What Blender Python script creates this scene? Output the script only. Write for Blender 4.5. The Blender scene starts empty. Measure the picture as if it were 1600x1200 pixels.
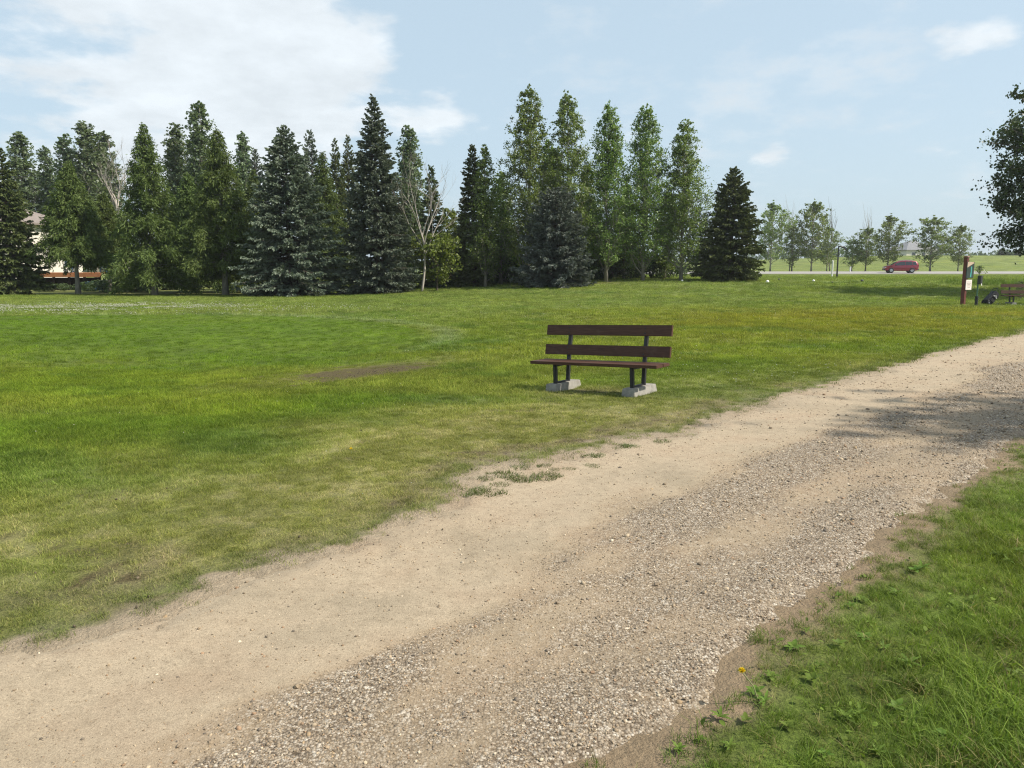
import bpy, bmesh, math, random
import numpy as np
from mathutils import Vector, Matrix, Euler

# ------------------------------------------------------------------ camera, world, sun, exposure
scene = bpy.context.scene
PITCH = math.atan(182 / 1203.0)
F_PX = 1203.0
EYE = 1.6
SUN_AZ = math.radians(103)          # clockwise from +Y (the view direction)
SUN_EL = math.radians(47)

cam_d = bpy.data.cameras.new("camera")
cam = bpy.data.objects.new("camera", cam_d)
scene.collection.objects.link(cam)
cam.location = (0, 0, EYE)
cam.rotation_euler = (math.pi / 2 - PITCH, 0, 0)
cam_d.sensor_width = 36
cam_d.lens = 36 * F_PX / 1600
cam_d.clip_start = 0.05
cam_d.clip_end = 8000
scene.camera = cam

world = bpy.data.worlds.new("World")
scene.world = world
world.use_nodes = True


def build_world():
    nt = world.node_tree
    N, L = nt.nodes, nt.links
    N.clear()

    def nd(t, **k):
        n = N.new(t)
        for a, v in k.items():
            setattr(n, a, v)
        return n

    def mth(op, a, b=None, c=None):
        n = nd("ShaderNodeMath", operation=op)
        for i, v in enumerate((a, b, c)):
            if v is None:
                continue
            if isinstance(v, (int, float)):
                n.inputs[i].default_value = v
            else:
                L.new(v, n.inputs[i])
        return n.outputs[0]

    out = nd("ShaderNodeOutputWorld")
    bg = nd("ShaderNodeBackground")
    bg.inputs[1].default_value = 0.076
    sky = nd("ShaderNodeTexSky", sky_type='NISHITA')
    sky.sun_disc = False
    sky.sun_elevation = SUN_EL
    sky.sun_rotation = SUN_AZ
    sky.altitude = 550
    sky.air_density = 1.0
    sky.dust_density = 4.0
    sky.ozone_density = 1.3
    tc = nd("ShaderNodeTexCoord")
    sep = nd("ShaderNodeSeparateXYZ")
    L.new(tc.outputs["Generated"], sep.inputs[0])
    zc = mth('MAXIMUM', sep.outputs[2], 0.0)
    den = mth('ADD', zc, 0.22)
    comb = nd("ShaderNodeCombineXYZ")
    L.new(mth('DIVIDE', sep.outputs[0], den), comb.inputs[0])
    L.new(mth('DIVIDE', sep.outputs[1], den), comb.inputs[1])
    comb.inputs[2].default_value = 3.7

    def noise(scale, det, rough, off):
        mp = nd("ShaderNodeMapping")
        mp.inputs["Location"].default_value = off
        L.new(comb.outputs[0], mp.inputs[0])
        n = nd("ShaderNodeTexNoise")
        n.inputs["Scale"].default_value = scale
        n.inputs["Detail"].default_value = det
        n.inputs["Roughness"].default_value = rough
        L.new(mp.outputs[0], n.inputs[0])
        return n.outputs[0]

    # a bank of cumulus towards one part of the sky, thin veils everywhere
    def lump(px, py, k):
        a, b = (px - 800) / F_PX, -(py - 600) / F_PX
        v = Vector((a, math.cos(PITCH) + b * math.sin(PITCH), -math.sin(PITCH) + b * math.cos(PITCH))).normalized()
        dp = nd("ShaderNodeVectorMath", operation='DOT_PRODUCT')
        dp.inputs[1].default_value = v
        L.new(tc.outputs["Generated"], dp.inputs[0])
        # exp(-k(1-dot))
        return mth('EXPONENT', mth('MULTIPLY', mth('SUBTRACT', dp.outputs["Value"], 1.0), k))

    n1 = noise(3.4, 10, 0.56, (1.3, 0.4, 0))
    n2 = noise(0.9, 4, 0.5, (5.1, 2.2, 0))
    n3 = noise(5.5, 8, 0.6, (2.2, 7.7, 0))
    bank = mth('ADD', mth('ADD', mth('MULTIPLY', lump(400, 130, 110), 0.70), mth('MULTIPLY', lump(180, 190, 60), 0.55)), mth('MULTIPLY', lump(510, 110, 400), 0.35))
    for px, py, k, a in ((1240, 255, 1500, .32), (1460, 228, 1800, .34), (1450, 95, 900, .22), (690, 185, 900, .34), (985, 205, 2500, .32), (1190, 260, 2500, .26), (1560, 20, 1500, .26)):
        bank = mth('ADD', bank, mth('MULTIPLY', lump(px, py, k), a))
    d1 = mth('ADD', mth('MULTIPLY', mth('SUBTRACT', n1, 0.5), 1.7), bank)
    c1 = nd("ShaderNodeMapRange", interpolation_type='SMOOTHSTEP')
    c1.inputs[1].default_value = 0.30
    c1.inputs[2].default_value = 0.62
    L.new(d1, c1.inputs[0])
    d2 = mth('ADD', mth('MULTIPLY', mth('SUBTRACT', n3, 0.5), 0.9), n2)
    c2 = nd("ShaderNodeMapRange", interpolation_type='SMOOTHSTEP')
    c2.inputs[1].default_value = 0.50
    c2.inputs[2].default_value = 0.85
    c2.inputs[4].default_value = 0.55
    L.new(d2, c2.inputs[0])
    cl = mth('MAXIMUM', mth('MULTIPLY', c1.outputs[0], 0.72), c2.outputs[0])
    # shading inside the clouds: a little greyer where thick
    shade = nd("ShaderNodeMapRange")
    shade.inputs[1].default_value = 0.34
    shade.inputs[2].default_value = 0.66
    shade.inputs[3].default_value = 1.03
    shade.inputs[4].default_value = 0.84
    L.new(n3, shade.inputs[0])
    white = nd("ShaderNodeMix", data_type='RGBA')
    white.blend_type = 'MULTIPLY'
    white.inputs["Factor"].default_value = 1.0
    white.inputs[6].default_value = (7.3, 7.6, 7.8, 1)
    L.new(shade.outputs[0], white.inputs[7])
    # milky summer haze over the whole sky
    milk = nd("ShaderNodeMix", data_type='RGBA')
    milk.inputs["Factor"].default_value = 0.66
    L.new(sky.outputs[0], milk.inputs[6])
    milk.inputs[7].default_value = (5.15, 6.45, 7.3, 1)
    mix = nd("ShaderNodeMix", data_type='RGBA')
    L.new(cl, mix.inputs["Factor"])
    L.new(milk.outputs[2], mix.inputs[6])
    L.new(white.outputs[2], mix.inputs[7])
    L.new(mix.outputs[2], bg.inputs[0])
    L.new(bg.outputs[0], out.inputs[0])


build_world()

sun_d = bpy.data.lights.new("sun", 'SUN')
sun_d.energy = 3.9
sun_d.angle = math.radians(1.3)
sun_d.color = (1.0, 0.93, 0.82)
sun = bpy.data.objects.new("sun", sun_d)
scene.collection.objects.link(sun)
SUN_DIR = Vector((math.sin(SUN_AZ) * math.cos(SUN_EL), math.cos(SUN_AZ) * math.cos(SUN_EL), math.sin(SUN_EL)))
sun.rotation_euler = SUN_DIR.to_track_quat('Z', 'Y').to_euler()
sun.location = SUN_DIR * 60

scene.render.engine = 'CYCLES'
scene.view_settings.view_transform = 'Standard'
scene.view_settings.look = 'None'
scene.view_settings.exposure = 0.85
scene.view_settings.gamma = 1.0
scene.view_settings.use_curve_mapping = False
cy = scene.cycles
cy.use_denoising = True
try:
    cy.denoiser = 'OPENIMAGEDENOISE'
    cy.denoising_prefilter = 'NONE'
except Exception:
    pass
cy.pixel_filter_type = 'BLACKMAN_HARRIS'
cy.filter_width = 1.2
cy.max_bounces = 6
cy.diffuse_bounces = 3
cy.glossy_bounces = 2
cy.transmission_bounces = 4
cy.transparent_max_bounces = 4
cy.caustics_reflective = False
cy.caustics_refractive = False
cy.sample_clamp_indirect = 4.0

C = scene.collection
RNG = np.random.default_rng(7)


# ------------------------------------------------------------------ helpers: noise, terrain, pixels
def _hash(ix, iy, seed):
    h = (ix.astype(np.int64) * 374761393 + iy.astype(np.int64) * 668265263 + seed * 1442695041) & 0xFFFFFFFF
    h = ((h ^ (h >> 13)) * 1274126177) & 0xFFFFFFFF
    h = (h ^ (h >> 16)) & 0xFFFFFFFF
    return h / 4294967295.0


def vnoise(x, y, seed=0):
    x = np.asarray(x, float); y = np.asarray(y, float)
    ix, iy = np.floor(x), np.floor(y)
    fx, fy = x - ix, y - iy
    fx = fx * fx * (3 - 2 * fx); fy = fy * fy * (3 - 2 * fy)
    a = _hash(ix, iy, seed); b = _hash(ix + 1, iy, seed)
    c = _hash(ix, iy + 1, seed); d = _hash(ix + 1, iy + 1, seed)
    return (a * (1 - fx) + b * fx) * (1 - fy) + (c * (1 - fx) + d * fx) * fy


def fbm(x, y, seed=0, octaves=4, rough=0.5):
    s = 0; a = 1.0; t = 0
    for o in range(octaves):
        s = s + a * vnoise(np.asarray(x) * 2 ** o + 17.3 * o, np.asarray(y) * 2 ** o - 9.1 * o, seed + o)
        t += a; a *= rough
    return s / t


def sstep(a, b, x):
    t = np.clip((np.asarray(x, float) - a) / (b - a), 0, 1)
    return t * t * (3 - 2 * t)


def terrain(x, y):
    """ground height without the path's own relief"""
    x = np.asarray(x, float); y = np.asarray(y, float)
    h = 0.80 * sstep(30, 58, y) * sstep(-13, 8, x)                                  # the tee plateau
    h = h - 0.30 * np.exp(-(((x + 6) / 6.0) ** 2 + ((y - 16) / 5.5) ** 2))          # shallow hollow
    h = h + 0.10 * np.exp(-(((x + 20) / 14.0) ** 2 + ((y - 35) / 5) ** 2))
    h = h + 3.4 * sstep(112, 190, y) * sstep(30, 95, x + 0.0 * y)                   # far rise beyond the road
    h = h - 0.5 * sstep(60, 400, y) * sstep(0, -40, x)
    h = h + 0.26 * sstep(92, 103, y) * sstep(-10, 10, x)
    ub, vb = (x - 1.0) * 0.79 - (y - 10.0) * 0.61, (x - 1.0) * 0.61 + (y - 10.0) * 0.79
    h = h + 0.034 * ub * np.exp(-(ub / 1.7) ** 2 - (vb / 1.6) ** 2)
    w = sstep(6, 14, y) * (1 - sstep(85, 93, y))
    h = h + w * 0.07 * (fbm(x / 6.0, y / 6.0, 3, 3) - 0.5)
    return h


def ray(u, v):
    a, b = (u - 800) / F_PX, -(v - 600) / F_PX
    return Vector((a, math.cos(PITCH) + b * math.sin(PITCH), -math.sin(PITCH) + b * math.cos(PITCH)))


def ground_at(u, v):
    r = ray(u, v)
    z = 0.0
    for _ in range(12):
        t = (z - EYE) / r.z
        x, y = r.x * t, r.y * t
        z = float(terrain(x, y))
    return x, y


def at_depth(u, v, y):
    r = ray(u, v)
    t = y / r.y
    return Vector((r.x * t, y, EYE + r.z * t))


# path edges, read on flat ground and turned into along/across coordinates
PD = Vector((0.695, 0.719)).normalized()       # along
PN = Vector((PD.y, -PD.x))                     # across, positive towards the camera's side


def to_ts(x, y):
    return x * PD.x + y * PD.y, x * PN.x + y * PN.y


def _edge(pts):
    o = []
    for u, v in pts:
        x, y = ground_at(u, v)
        o.append(to_ts(x, y))
    o.sort()
    return np.array(o)


LEFT_E = _edge([(0, 1022), (180, 975), (370, 905), (560, 848), (700, 792), (740, 742), (870, 714), (980, 690), (1060, 676), (1200, 628), (1400, 570), (1600, 517)])
RIGHT_E = _edge([(985, 1180), (1130, 1060), (1180, 1005), (1330, 905), (1365, 885), (1470, 785), (1510, 755), (1600, 692)])


def left_s(t):
    return np.interp(t, LEFT_E[:, 0], LEFT_E[:, 1])


def right_s(t):
    return np.interp(t, RIGHT_E[:, 0], RIGHT_E[:, 1])


def path_dist(x, y):
    """distance inside the path: positive inside, negative on the grass; and side (-1 far lawn, +1 near verge)"""
    t, s = to_ts(x, y)
    rag = 0.30 * (fbm(x * 1.7, y * 1.7, 11, 4, 0.6) - 0.5) + 0.34 * (fbm(x * 7, y * 7, 12, 4, 0.65) - 0.5)
    dl = s - left_s(t) + rag * 1.2
    dr = right_s(t) - s + rag * 0.95
    return np.minimum(dl, dr), np.where(dl < dr, -1, 1), dl, dr


def ground_z(x, y):
    d, _, _, _ = path_dist(x, y)
    return terrain(x, y) - 0.035 * sstep(-0.03, 0.18, d)


def gz(x, y):
    return float(ground_z(np.array([x]), np.array([y]))[0])


# ------------------------------------------------------------------ lawn: colour, cover and height of the sward
def lerp(a, b, t):
    t = np.asarray(t)[..., None]
    return a * (1 - t) + b * t


CA = lambda *c: np.array(c, float)


def sward(x, y):
    """true colour of the grass (r,g,b), how closely it covers the soil (0-1), blade height in metres"""
    x = np.asarray(x, float); y = np.asarray(y, float)
    d, side, dl, dr = path_dist(x, y)
    n1 = fbm(x / 3.1, y / 3.1, 21, 4)
    n2 = fbm(x / 0.8, y / 0.8, 31, 4)
    n3 = fbm(x / 9.0, y / 9.0, 41, 3)
    n4 = fbm(x / 0.25, y / 0.25, 51, 3)
    streak = fbm(x / 5.0 + y / 14.0, y / 0.9, 61, 3)
    lush = CA(0.104, 0.162, 0.012)
    yel = CA(0.212, 0.218, 0.044); oli = CA(0.150, 0.165, 0.022); straw = CA(0.30, 0.25, 0.11)
    col = lerp(lush + 0 * x[..., None], CA(0.160, 0.195, 0.022), sstep(0.30, 0.68, n1))
    far = sstep(17, 32, y)
    col = lerp(col, CA(0.178, 0.220, 0.042), far * (0.55 + 0.45 * n3))
    col = lerp(col, CA(0.115, 0.165, 0.022), far * sstep(0.45, 0.75, streak) * 0.6)
    # closely mown dark apron, its far rim a curve
    q = np.sqrt(((x + 12.5) / 10.6) ** 2 + ((y - 19.4) / 7.2) ** 2) + 0.05 * (n2 - 0.5)
    apron = sstep(1.0, 0.94, q) * sstep(10.5, 20.0, y + 2.0 * (n1 - 0.5))
    col = lerp(col, CA(0.080, 0.142, 0.006), apron * (0.80 + 0.2 * n1))
    rim = np.exp(-((q - 1.03) / 0.035) ** 2) * sstep(15, 19, y)
    col = lerp(col, CA(0.19, 0.24, 0.085), rim * 0.6)
    # dry olive ground out by the far bench
    q2 = ((x - 9.5) / 9.0) ** 2 + ((y - 23) / 7.5) ** 2
    col = lerp(col, CA(0.190, 0.188, 0.014), np.exp(-q2 * 1.3) * (0.45 + 0.7 * n3))
    q3 = ((x - 17.5) / 8.0) ** 2 + ((y - 27.5) / 4.0) ** 2
    col = lerp(col, CA(0.205, 0.187, 0.012), np.exp(-q3 * 1.4) * (0.4 + 0.6 * n1))
    # worn, yellower turf along the path
    worn = np.where(side < 0, sstep(-4.3, -0.9, dl + 2.0 * (n1 - 0.5)), 0) * sstep(15.0, 7.5, y)
    col = lerp(col, lerp(yel + 0 * x[..., None], straw + 0 * x[..., None], 0.45 * sstep(0.50, 0.75, n4)), worn * 0.82)
    n7 = fbm(x / 0.22, y / 0.16, 57, 3, 0.6)
    cover = 0.98 - 0.75 * worn * sstep(0.56, 0.72, n7) * sstep(0.40, 0.62, n2)
    # a straw-coloured rim, then grass creeping over the edge
    strawy = np.where(side < 0, np.exp(-((dl + 0.45) / 0.25) ** 2), np.exp(-((dr + 0.12) / 0.14) ** 2)) * sstep(0.4, 0.62, n2) * sstep(16, 9, y)
    col = lerp(col, straw, strawy * 0.5)
    edge = np.where(side < 0, np.exp(-((dl + 0.12) / 0.17) ** 2), np.exp(-((dr + 0.05) / 0.2) ** 2))
    col = lerp(col, CA(0.085, 0.115, 0.024), edge * 0.6)
    cover = np.clip(cover - 0.35 * strawy, 0, 1)
    fade = np.where(side < 0, sstep(0.03, -0.16, dl), sstep(0.05, -0.10, dr))
    cover = cover * (0.04 + 0.96 * np.clip(fade + 0.7 * (n4 - 0.5) * (fade < 0.98), 0, 1))
    # muddy scrape and wheel marks in the hollow
    rx, ry = RUT
    ca, sa = math.cos(0.93), math.sin(0.93)
    ux, uy = (x - rx) * ca + (y - ry) * sa, -(x - rx) * sa + (y - ry) * ca
    bare = np.exp(-((ux / 1.55) ** 2 + ((uy - 0.25) / 0.78) ** 2)) * (0.35 + 1.0 * n2 + 1.3 * (n4 - 0.45))
    wob = 0.05 * np.sin(ux * 1.3)
    wheel = np.exp(-((uy + 0.34 + wob) / 0.12) ** 2) * np.exp(-((ux + 0.4) / 2.2) ** 2) * (0.4 + 1.2 * n2)
    wheel2 = np.exp(-((uy + 1.15 + wob) / 0.14) ** 2) * np.exp(-((ux - 0.9) / 1.5) ** 2) * (0.2 + 1.2 * n2)
    wheel3 = np.exp(-((uy - 1.4 - wob) / 0.14) ** 2) * np.exp(-((ux + 0.3) / 2.2) ** 2) * (0.1 + 1.1 * n2)
    bare = np.clip(np.maximum(np.maximum(bare, wheel * 0.9), np.maximum(wheel2 * 0.8, wheel3 * 0.7)), 0, 1)
    halo = np.exp(-((ux / 2.3) ** 2 + ((uy - 0.4) / 1.0) ** 2))
    col = lerp(col, CA(0.165, 0.150, 0.035), halo * 0.7)
    low = 1 - 0.5 * np.clip(halo * 1.4, 0, 1)
    cover = cover * (1 - 0.97 * sstep(0.15, 0.60, bare))
    # trampled under the benches
    for bx, by in BENCH_SPOTS:
        q4 = ((x - bx) / 0.65) ** 2 + ((y - by) / 0.35) ** 2
        tr = np.exp(-q4) * (0.35 + 0.9 * n2)
        cover = cover * (1 - 0.55 * np.clip(tr, 0, 1)); col = lerp(col, straw * 0.75, np.clip(tr, 0, 1) * 0.5)
    # the verge on the camera's side: longer and greener
    verge = np.where(side > 0, 1.0, 0.0)
    col = lerp(col, lerp(CA(0.092, 0.150, 0.014) + 0 * x[..., None], CA(0.130, 0.172, 0.026), n1), verge * (1 - edge * 0.4))
    hgt = 0.036 + 0.022 * n2 + 0.012 * sstep(0.55, 0.7, n1)
    hgt = hgt * (1 - 0.45 * worn) * (1 - 0.45 * apron) * 0.86
    hgt = hgt * low
    hgt = np.where(side > 0, 0.036 + 0.052 * sstep(0.15, 1.3, -dr + 0.7 * (n1 - 0.5)) * (0.5 + 0.7 * n2), hgt)
    n5 = fbm(x / 1.7 + 0.35 * y, y / 1.2, 91, 4, 0.62)
    n6 = fbm(x / 4.2, y / 2.4, 95, 3)
    col = lerp(col, CA(0.165, 0.205, 0.012), sstep(0.52, 0.72, n6) * 0.42 * (1 - edge) * (1 - worn * 0.6) * (1 - 0.7 * apron))
    col = lerp(col, CA(0.066, 0.125, 0.014), sstep(0.55, 0.74, n5) * 0.55 * (1 - 0.5 * worn) * (1 - 0.7 * apron))
    col = col * (0.60 + 0.80 * n4)[..., None] * (0.78 + 0.44 * n2)[..., None] * np.array([1.25, 1.20, 1.75])
    cover = np.where(d > 0.05, 0.0, cover)
    # beds under the trees
    bed = sstep(43.6, 45.0, y + 1.2 * (n1 - 0.5)) * sstep(-4.0, -7.0, x) * sstep(70, 55, y)
    bed2 = sstep(48.0, 49.5, y + 1.5 * (n1 - 0.5)) * sstep(-7, -4, x) * sstep(9.0, 6.0, x) * sstep(66, 60, y)
    bd = np.maximum(bed * 0.55, bed2 * 0.8)
    cover = cover * (1 - 0.75 * bd)
    return col, np.clip(cover, 0, 1), hgt, bd


RUT = ground_at(585, 582)
BENCH_A = (1.17, 10.08)
BENCH_SPOTS = [(1.05, 10.1)]

# ------------------------------------------------------------------ materials
def new_mat(name):
    m = bpy.data.materials.new(name)
    m.use_nodes = True
    nt = m.node_tree
    nt.nodes.clear()
    out = nt.nodes.new("ShaderNodeOutputMaterial")
    return m, nt, out


def N(nt, t, **k):
    n = nt.nodes.new(t)
    for a, v in k.items():
        setattr(n, a, v)
    return n


def inp(nt, n, key, v):
    if hasattr(v, "node"):
        nt.links.new(v, n.inputs[key])
    else:
        n.inputs[key].default_value = v


def mathn(nt, op, a, b=0.0, clamp=False):
    n = N(nt, "ShaderNodeMath", operation=op, use_clamp=clamp)
    inp(nt, n, 0, a); inp(nt, n, 1, b)
    return n.outputs[0]


def mixc(nt, f, a, b, blend='MIX'):
    n = N(nt, "ShaderNodeMix", data_type='RGBA', blend_type=blend)
    inp(nt, n, "Factor", f); inp(nt, n, 6, a); inp(nt, n, 7, b)
    return n.outputs[2]


def noisen(nt, vec, scale, det=4, rough=0.55, dim='3D'):
    n = N(nt, "ShaderNodeTexNoise", noise_dimensions=dim)
    if vec is not None:
        nt.links.new(vec, n.inputs["Vector"])
    n.inputs["Scale"].default_value = scale
    n.inputs["Detail"].default_value = det
    n.inputs["Roughness"].default_value = rough
    return n


def ramp(nt, f, stops):
    n = N(nt, "ShaderNodeValToRGB")
    el = n.color_ramp.elements
    while len(el) > 1:
        el.remove(el[0])
    el[0].position, el[0].color = stops[0][0], (*stops[0][1], 1)
    for p, c in stops[1:]:
        e = el.new(p); e.color = (*c, 1)
    nt.links.new(f, n.inputs[0])
    return n.outputs[0]


def c4(c):
    return (*c, 1) if len(c) == 3 else c


def plain_mat(name, col, rough=0.6, metal=0.0, var=0.15, scale=12, bump=0.0, spec=0.5, wear=None, coat=0.0):
    m, nt, out = new_mat(name)
    p = N(nt, "ShaderNodeBsdfPrincipled")
    tc = N(nt, "ShaderNodeTexCoord")
    nz = noisen(nt, tc.outputs["Object"], scale, 5, 0.6)
    a = tuple(max(0, c * (1 - var)) for c in col); b = tuple(min(1, c * (1 + var)) for c in col)
    cc = ramp(nt, nz.outputs[0], [(0.3, a), (0.7, b)])
    if wear:
        nz2 = noisen(nt, tc.outputs["Object"], scale * 0.35, 6, 0.7)
        f = ramp(nt, nz2.outputs[0], [(0.5, (0, 0, 0)), (0.72, (1, 1, 1))])
        cc = mixc(nt, f, cc, c4(wear))
    nt.links.new(cc, p.inputs["Base Color"])
    p.inputs["Roughness"].default_value = rough
    p.inputs["Metallic"].default_value = metal
    p.inputs["Specular IOR Level"].default_value = spec
    p.inputs["Coat Weight"].default_value = coat
    if bump:
        bn = N(nt, "ShaderNodeBump")
        bn.inputs["Strength"].default_value = bump
        bn.inputs["Distance"].default_value = 0.01
        nt.links.new(nz.outputs[0], bn.inputs["Height"])
        nt.links.new(bn.outputs[0], p.inputs["Normal"])
    nt.links.new(p.outputs[0], out.inputs[0])
    return m


def leaf_mat(name, dark, light, trans=0.35, rough=0.5, spec=0.25, tip=None):
    """foliage: each leaf its own tint, some light passing through"""
    m, nt, out = new_mat(name)
    g = N(nt, "ShaderNodeNewGeometry")
    tc = N(nt, "ShaderNodeTexCoord")
    nz = noisen(nt, tc.outputs["Object"], 0.9, 3, 0.5)
    f = mathn(nt, 'ADD', mathn(nt, 'MULTIPLY', g.outputs["Random Per Island"], 0.6), mathn(nt, 'MULTIPLY', nz.outputs[0], 0.4))
    col = ramp(nt, f, [(0.15, dark), (0.62, light)] + ([(0.86, light), (0.95, tip)] if tip else []))
    oi = N(nt, "ShaderNodeObjectInfo")
    hv = N(nt, "ShaderNodeHueSaturation")
    nt.links.new(col, hv.inputs["Color"])
    nt.links.new(mathn(nt, 'ADD', mathn(nt, 'MULTIPLY', oi.outputs["Random"], 0.3), 0.85), hv.inputs["Value"])
    nt.links.new(mathn(nt, 'ADD', mathn(nt, 'MULTIPLY', oi.outputs["Random"], 0.03), 0.485), hv.inputs["Hue"])
    p = N(nt, "ShaderNodeBsdfPrincipled")
    nt.links.new(hv.outputs[0], p.inputs["Base Color"])
    p.inputs["Roughness"].default_value = rough
    p.inputs["Specular IOR Level"].default_value = spec
    t = N(nt, "ShaderNodeBsdfTranslucent")
    tcol = mixc(nt, 1.0, hv.outputs[0], (1.25, 1.35, 0.6, 1), 'MULTIPLY')
    nt.links.new(tcol, t.inputs[0])
    mx = N(nt, "ShaderNodeMixShader")
    mx.inputs[0].default_value = trans
    nt.links.new(p.outputs[0], mx.inputs[1]); nt.links.new(t.outputs[0], mx.inputs[2])
    nt.links.new(mx.outputs[0], out.inputs[0])
    return m


def bark_mat(name, a, b, scale=6):
    m, nt, out = new_mat(name)
    tc = N(nt, "ShaderNodeTexCoord")
    mp = N(nt, "ShaderNodeMapping")
    mp.inputs["Scale"].default_value = (3, 3, 0.6)
    nt.links.new(tc.outputs["Object"], mp.inputs[0])
    nz = noisen(nt, mp.outputs[0], scale, 6, 0.65)
    col = ramp(nt, nz.outputs[0], [(0.32, a), (0.68, b)])
    p = N(nt, "ShaderNodeBsdfPrincipled")
    nt.links.new(col, p.inputs["Base Color"])
    p.inputs["Roughness"].default_value = 0.85
    bn = N(nt, "ShaderNodeBump")
    bn.inputs["Strength"].default_value = 0.5
    bn.inputs["Distance"].default_value = 0.03
    nt.links.new(nz.outputs[0], bn.inputs["Height"])
    nt.links.new(bn.outputs[0], p.inputs["Normal"])
    nt.links.new(p.outputs[0], out.inputs[0])
    return m


def sand_colour(nt, nz, nzf, nzm):
    sand = ramp(nt, nz.outputs[0], [(0.32, (0.272, 0.222, 0.156)), (0.5, (0.338, 0.272, 0.192)), (0.68, (0.312, 0.240, 0.166))])
    sand = mixc(nt, 1.0, sand, ramp(nt, nzf.outputs[0], [(0.30, (0.62, 0.60, 0.58)), (0.5, (1, 1, 1)), (0.72, (1.25, 1.25, 1.22))]), 'MULTIPLY')
    sand = mixc(nt, 1.0, sand, ramp(nt, nzm.outputs[0], [(0.28, (0.84, 0.83, 0.82)), (0.5, (1, 1, 1)), (0.72, (1.08, 1.08, 1.08))]), 'MULTIPLY')
    gp = N(nt, "ShaderNodeNewGeometry")
    grit = noisen(nt, gp.outputs["Position"], 70, 3, 0.7)
    sand = mixc(nt, 1.0, sand, ramp(nt, grit.outputs[0], [(0.30, (0.60, 0.57, 0.54)), (0.40, (0.95, 0.95, 0.95)), (0.62, (1.02, 1.02, 1.02)), (0.72, (1.30, 1.30, 1.28))]), 'MULTIPLY')
    return sand


def ground_mat():
    m, nt, out = new_mat("lawn_ground")
    at = N(nt, "ShaderNodeAttribute", attribute_name="col")
    cv = N(nt, "ShaderNodeAttribute", attribute_name="cover")
    g = N(nt, "ShaderNodeNewGeometry")
    pos = g.outputs["Position"]
    nz = noisen(nt, pos, 55, 5, 0.7)
    nz2 = noisen(nt, pos, 9, 5, 0.65)
    nz3 = noisen(nt, pos, 1.6, 4, 0.6)
    gcol = mixc(nt, 1.0, at.outputs["Color"], ramp(nt, nz.outputs[0], [(0.30, (0.45, 0.5, 0.45)), (0.70, (1.35, 1.3, 1.35))]), 'MULTIPLY')
    gcol = mixc(nt, 1.0, gcol, ramp(nt, nz2.outputs[0], [(0.30, (0.72, 0.76, 0.72)), (0.70, (1.22, 1.18, 1.22))]), 'MULTIPLY')
    gcol = mixc(nt, 1.0, gcol, ramp(nt, nz3.outputs[0], [(0.30, (0.88, 0.90, 0.85)), (0.70, (1.12, 1.08, 1.15))]), 'MULTIPLY')
    soil = ramp(nt, nz.outputs[0], [(0.3, (0.028, 0.022, 0.012)), (0.5, (0.085, 0.066, 0.030)), (0.72, (0.175, 0.142, 0.070))])
    sy = N(nt, "ShaderNodeAttribute", attribute_name="sandy")
    sandc = sand_colour(nt, noisen(nt, pos, 1.3, 5, 0.6), noisen(nt, pos, 160, 4, 0.75), noisen(nt, pos, 14, 5, 0.65))
    dt = N(nt, "ShaderNodeAttribute", attribute_name="earthy")
    sandc = mixc(nt, dt.outputs["Fac"], sandc, mixc(nt, 1.0, sandc, (0.74, 0.655, 0.555, 1), 'MULTIPLY'))
    soil = mixc(nt, sy.outputs["Fac"], soil, sandc)
    gcol = mixc(nt, 1.0, gcol, (0.80, 0.80, 0.80, 1), 'MULTIPLY')
    f = mathn(nt, 'ADD', cv.outputs["Fac"], mathn(nt, 'MULTIPLY', mathn(nt, 'SUBTRACT', nz2.outputs[0], 0.5), 0.5), True)
    col = mixc(nt, f, soil, gcol)
    p = N(nt, "ShaderNodeBsdfPrincipled")
    nt.links.new(col, p.inputs["Base Color"])
    p.inputs["Roughness"].default_value = 0.9
    p.inputs["Specular IOR Level"].default_value = 0.15
    bn = N(nt, "ShaderNodeBump")
    bn.inputs["Strength"].default_value = 0.9
    bn.inputs["Distance"].default_value = 0.03
    nt.links.new(mathn(nt, 'ADD', nz.outputs[0], mathn(nt, 'MULTIPLY', nz2.outputs[0], 1.5)), bn.inputs["Height"])
    nt.links.new(bn.outputs[0], p.inputs["Normal"])
    nt.links.new(p.outputs[0], out.inputs[0])
    return m


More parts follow.
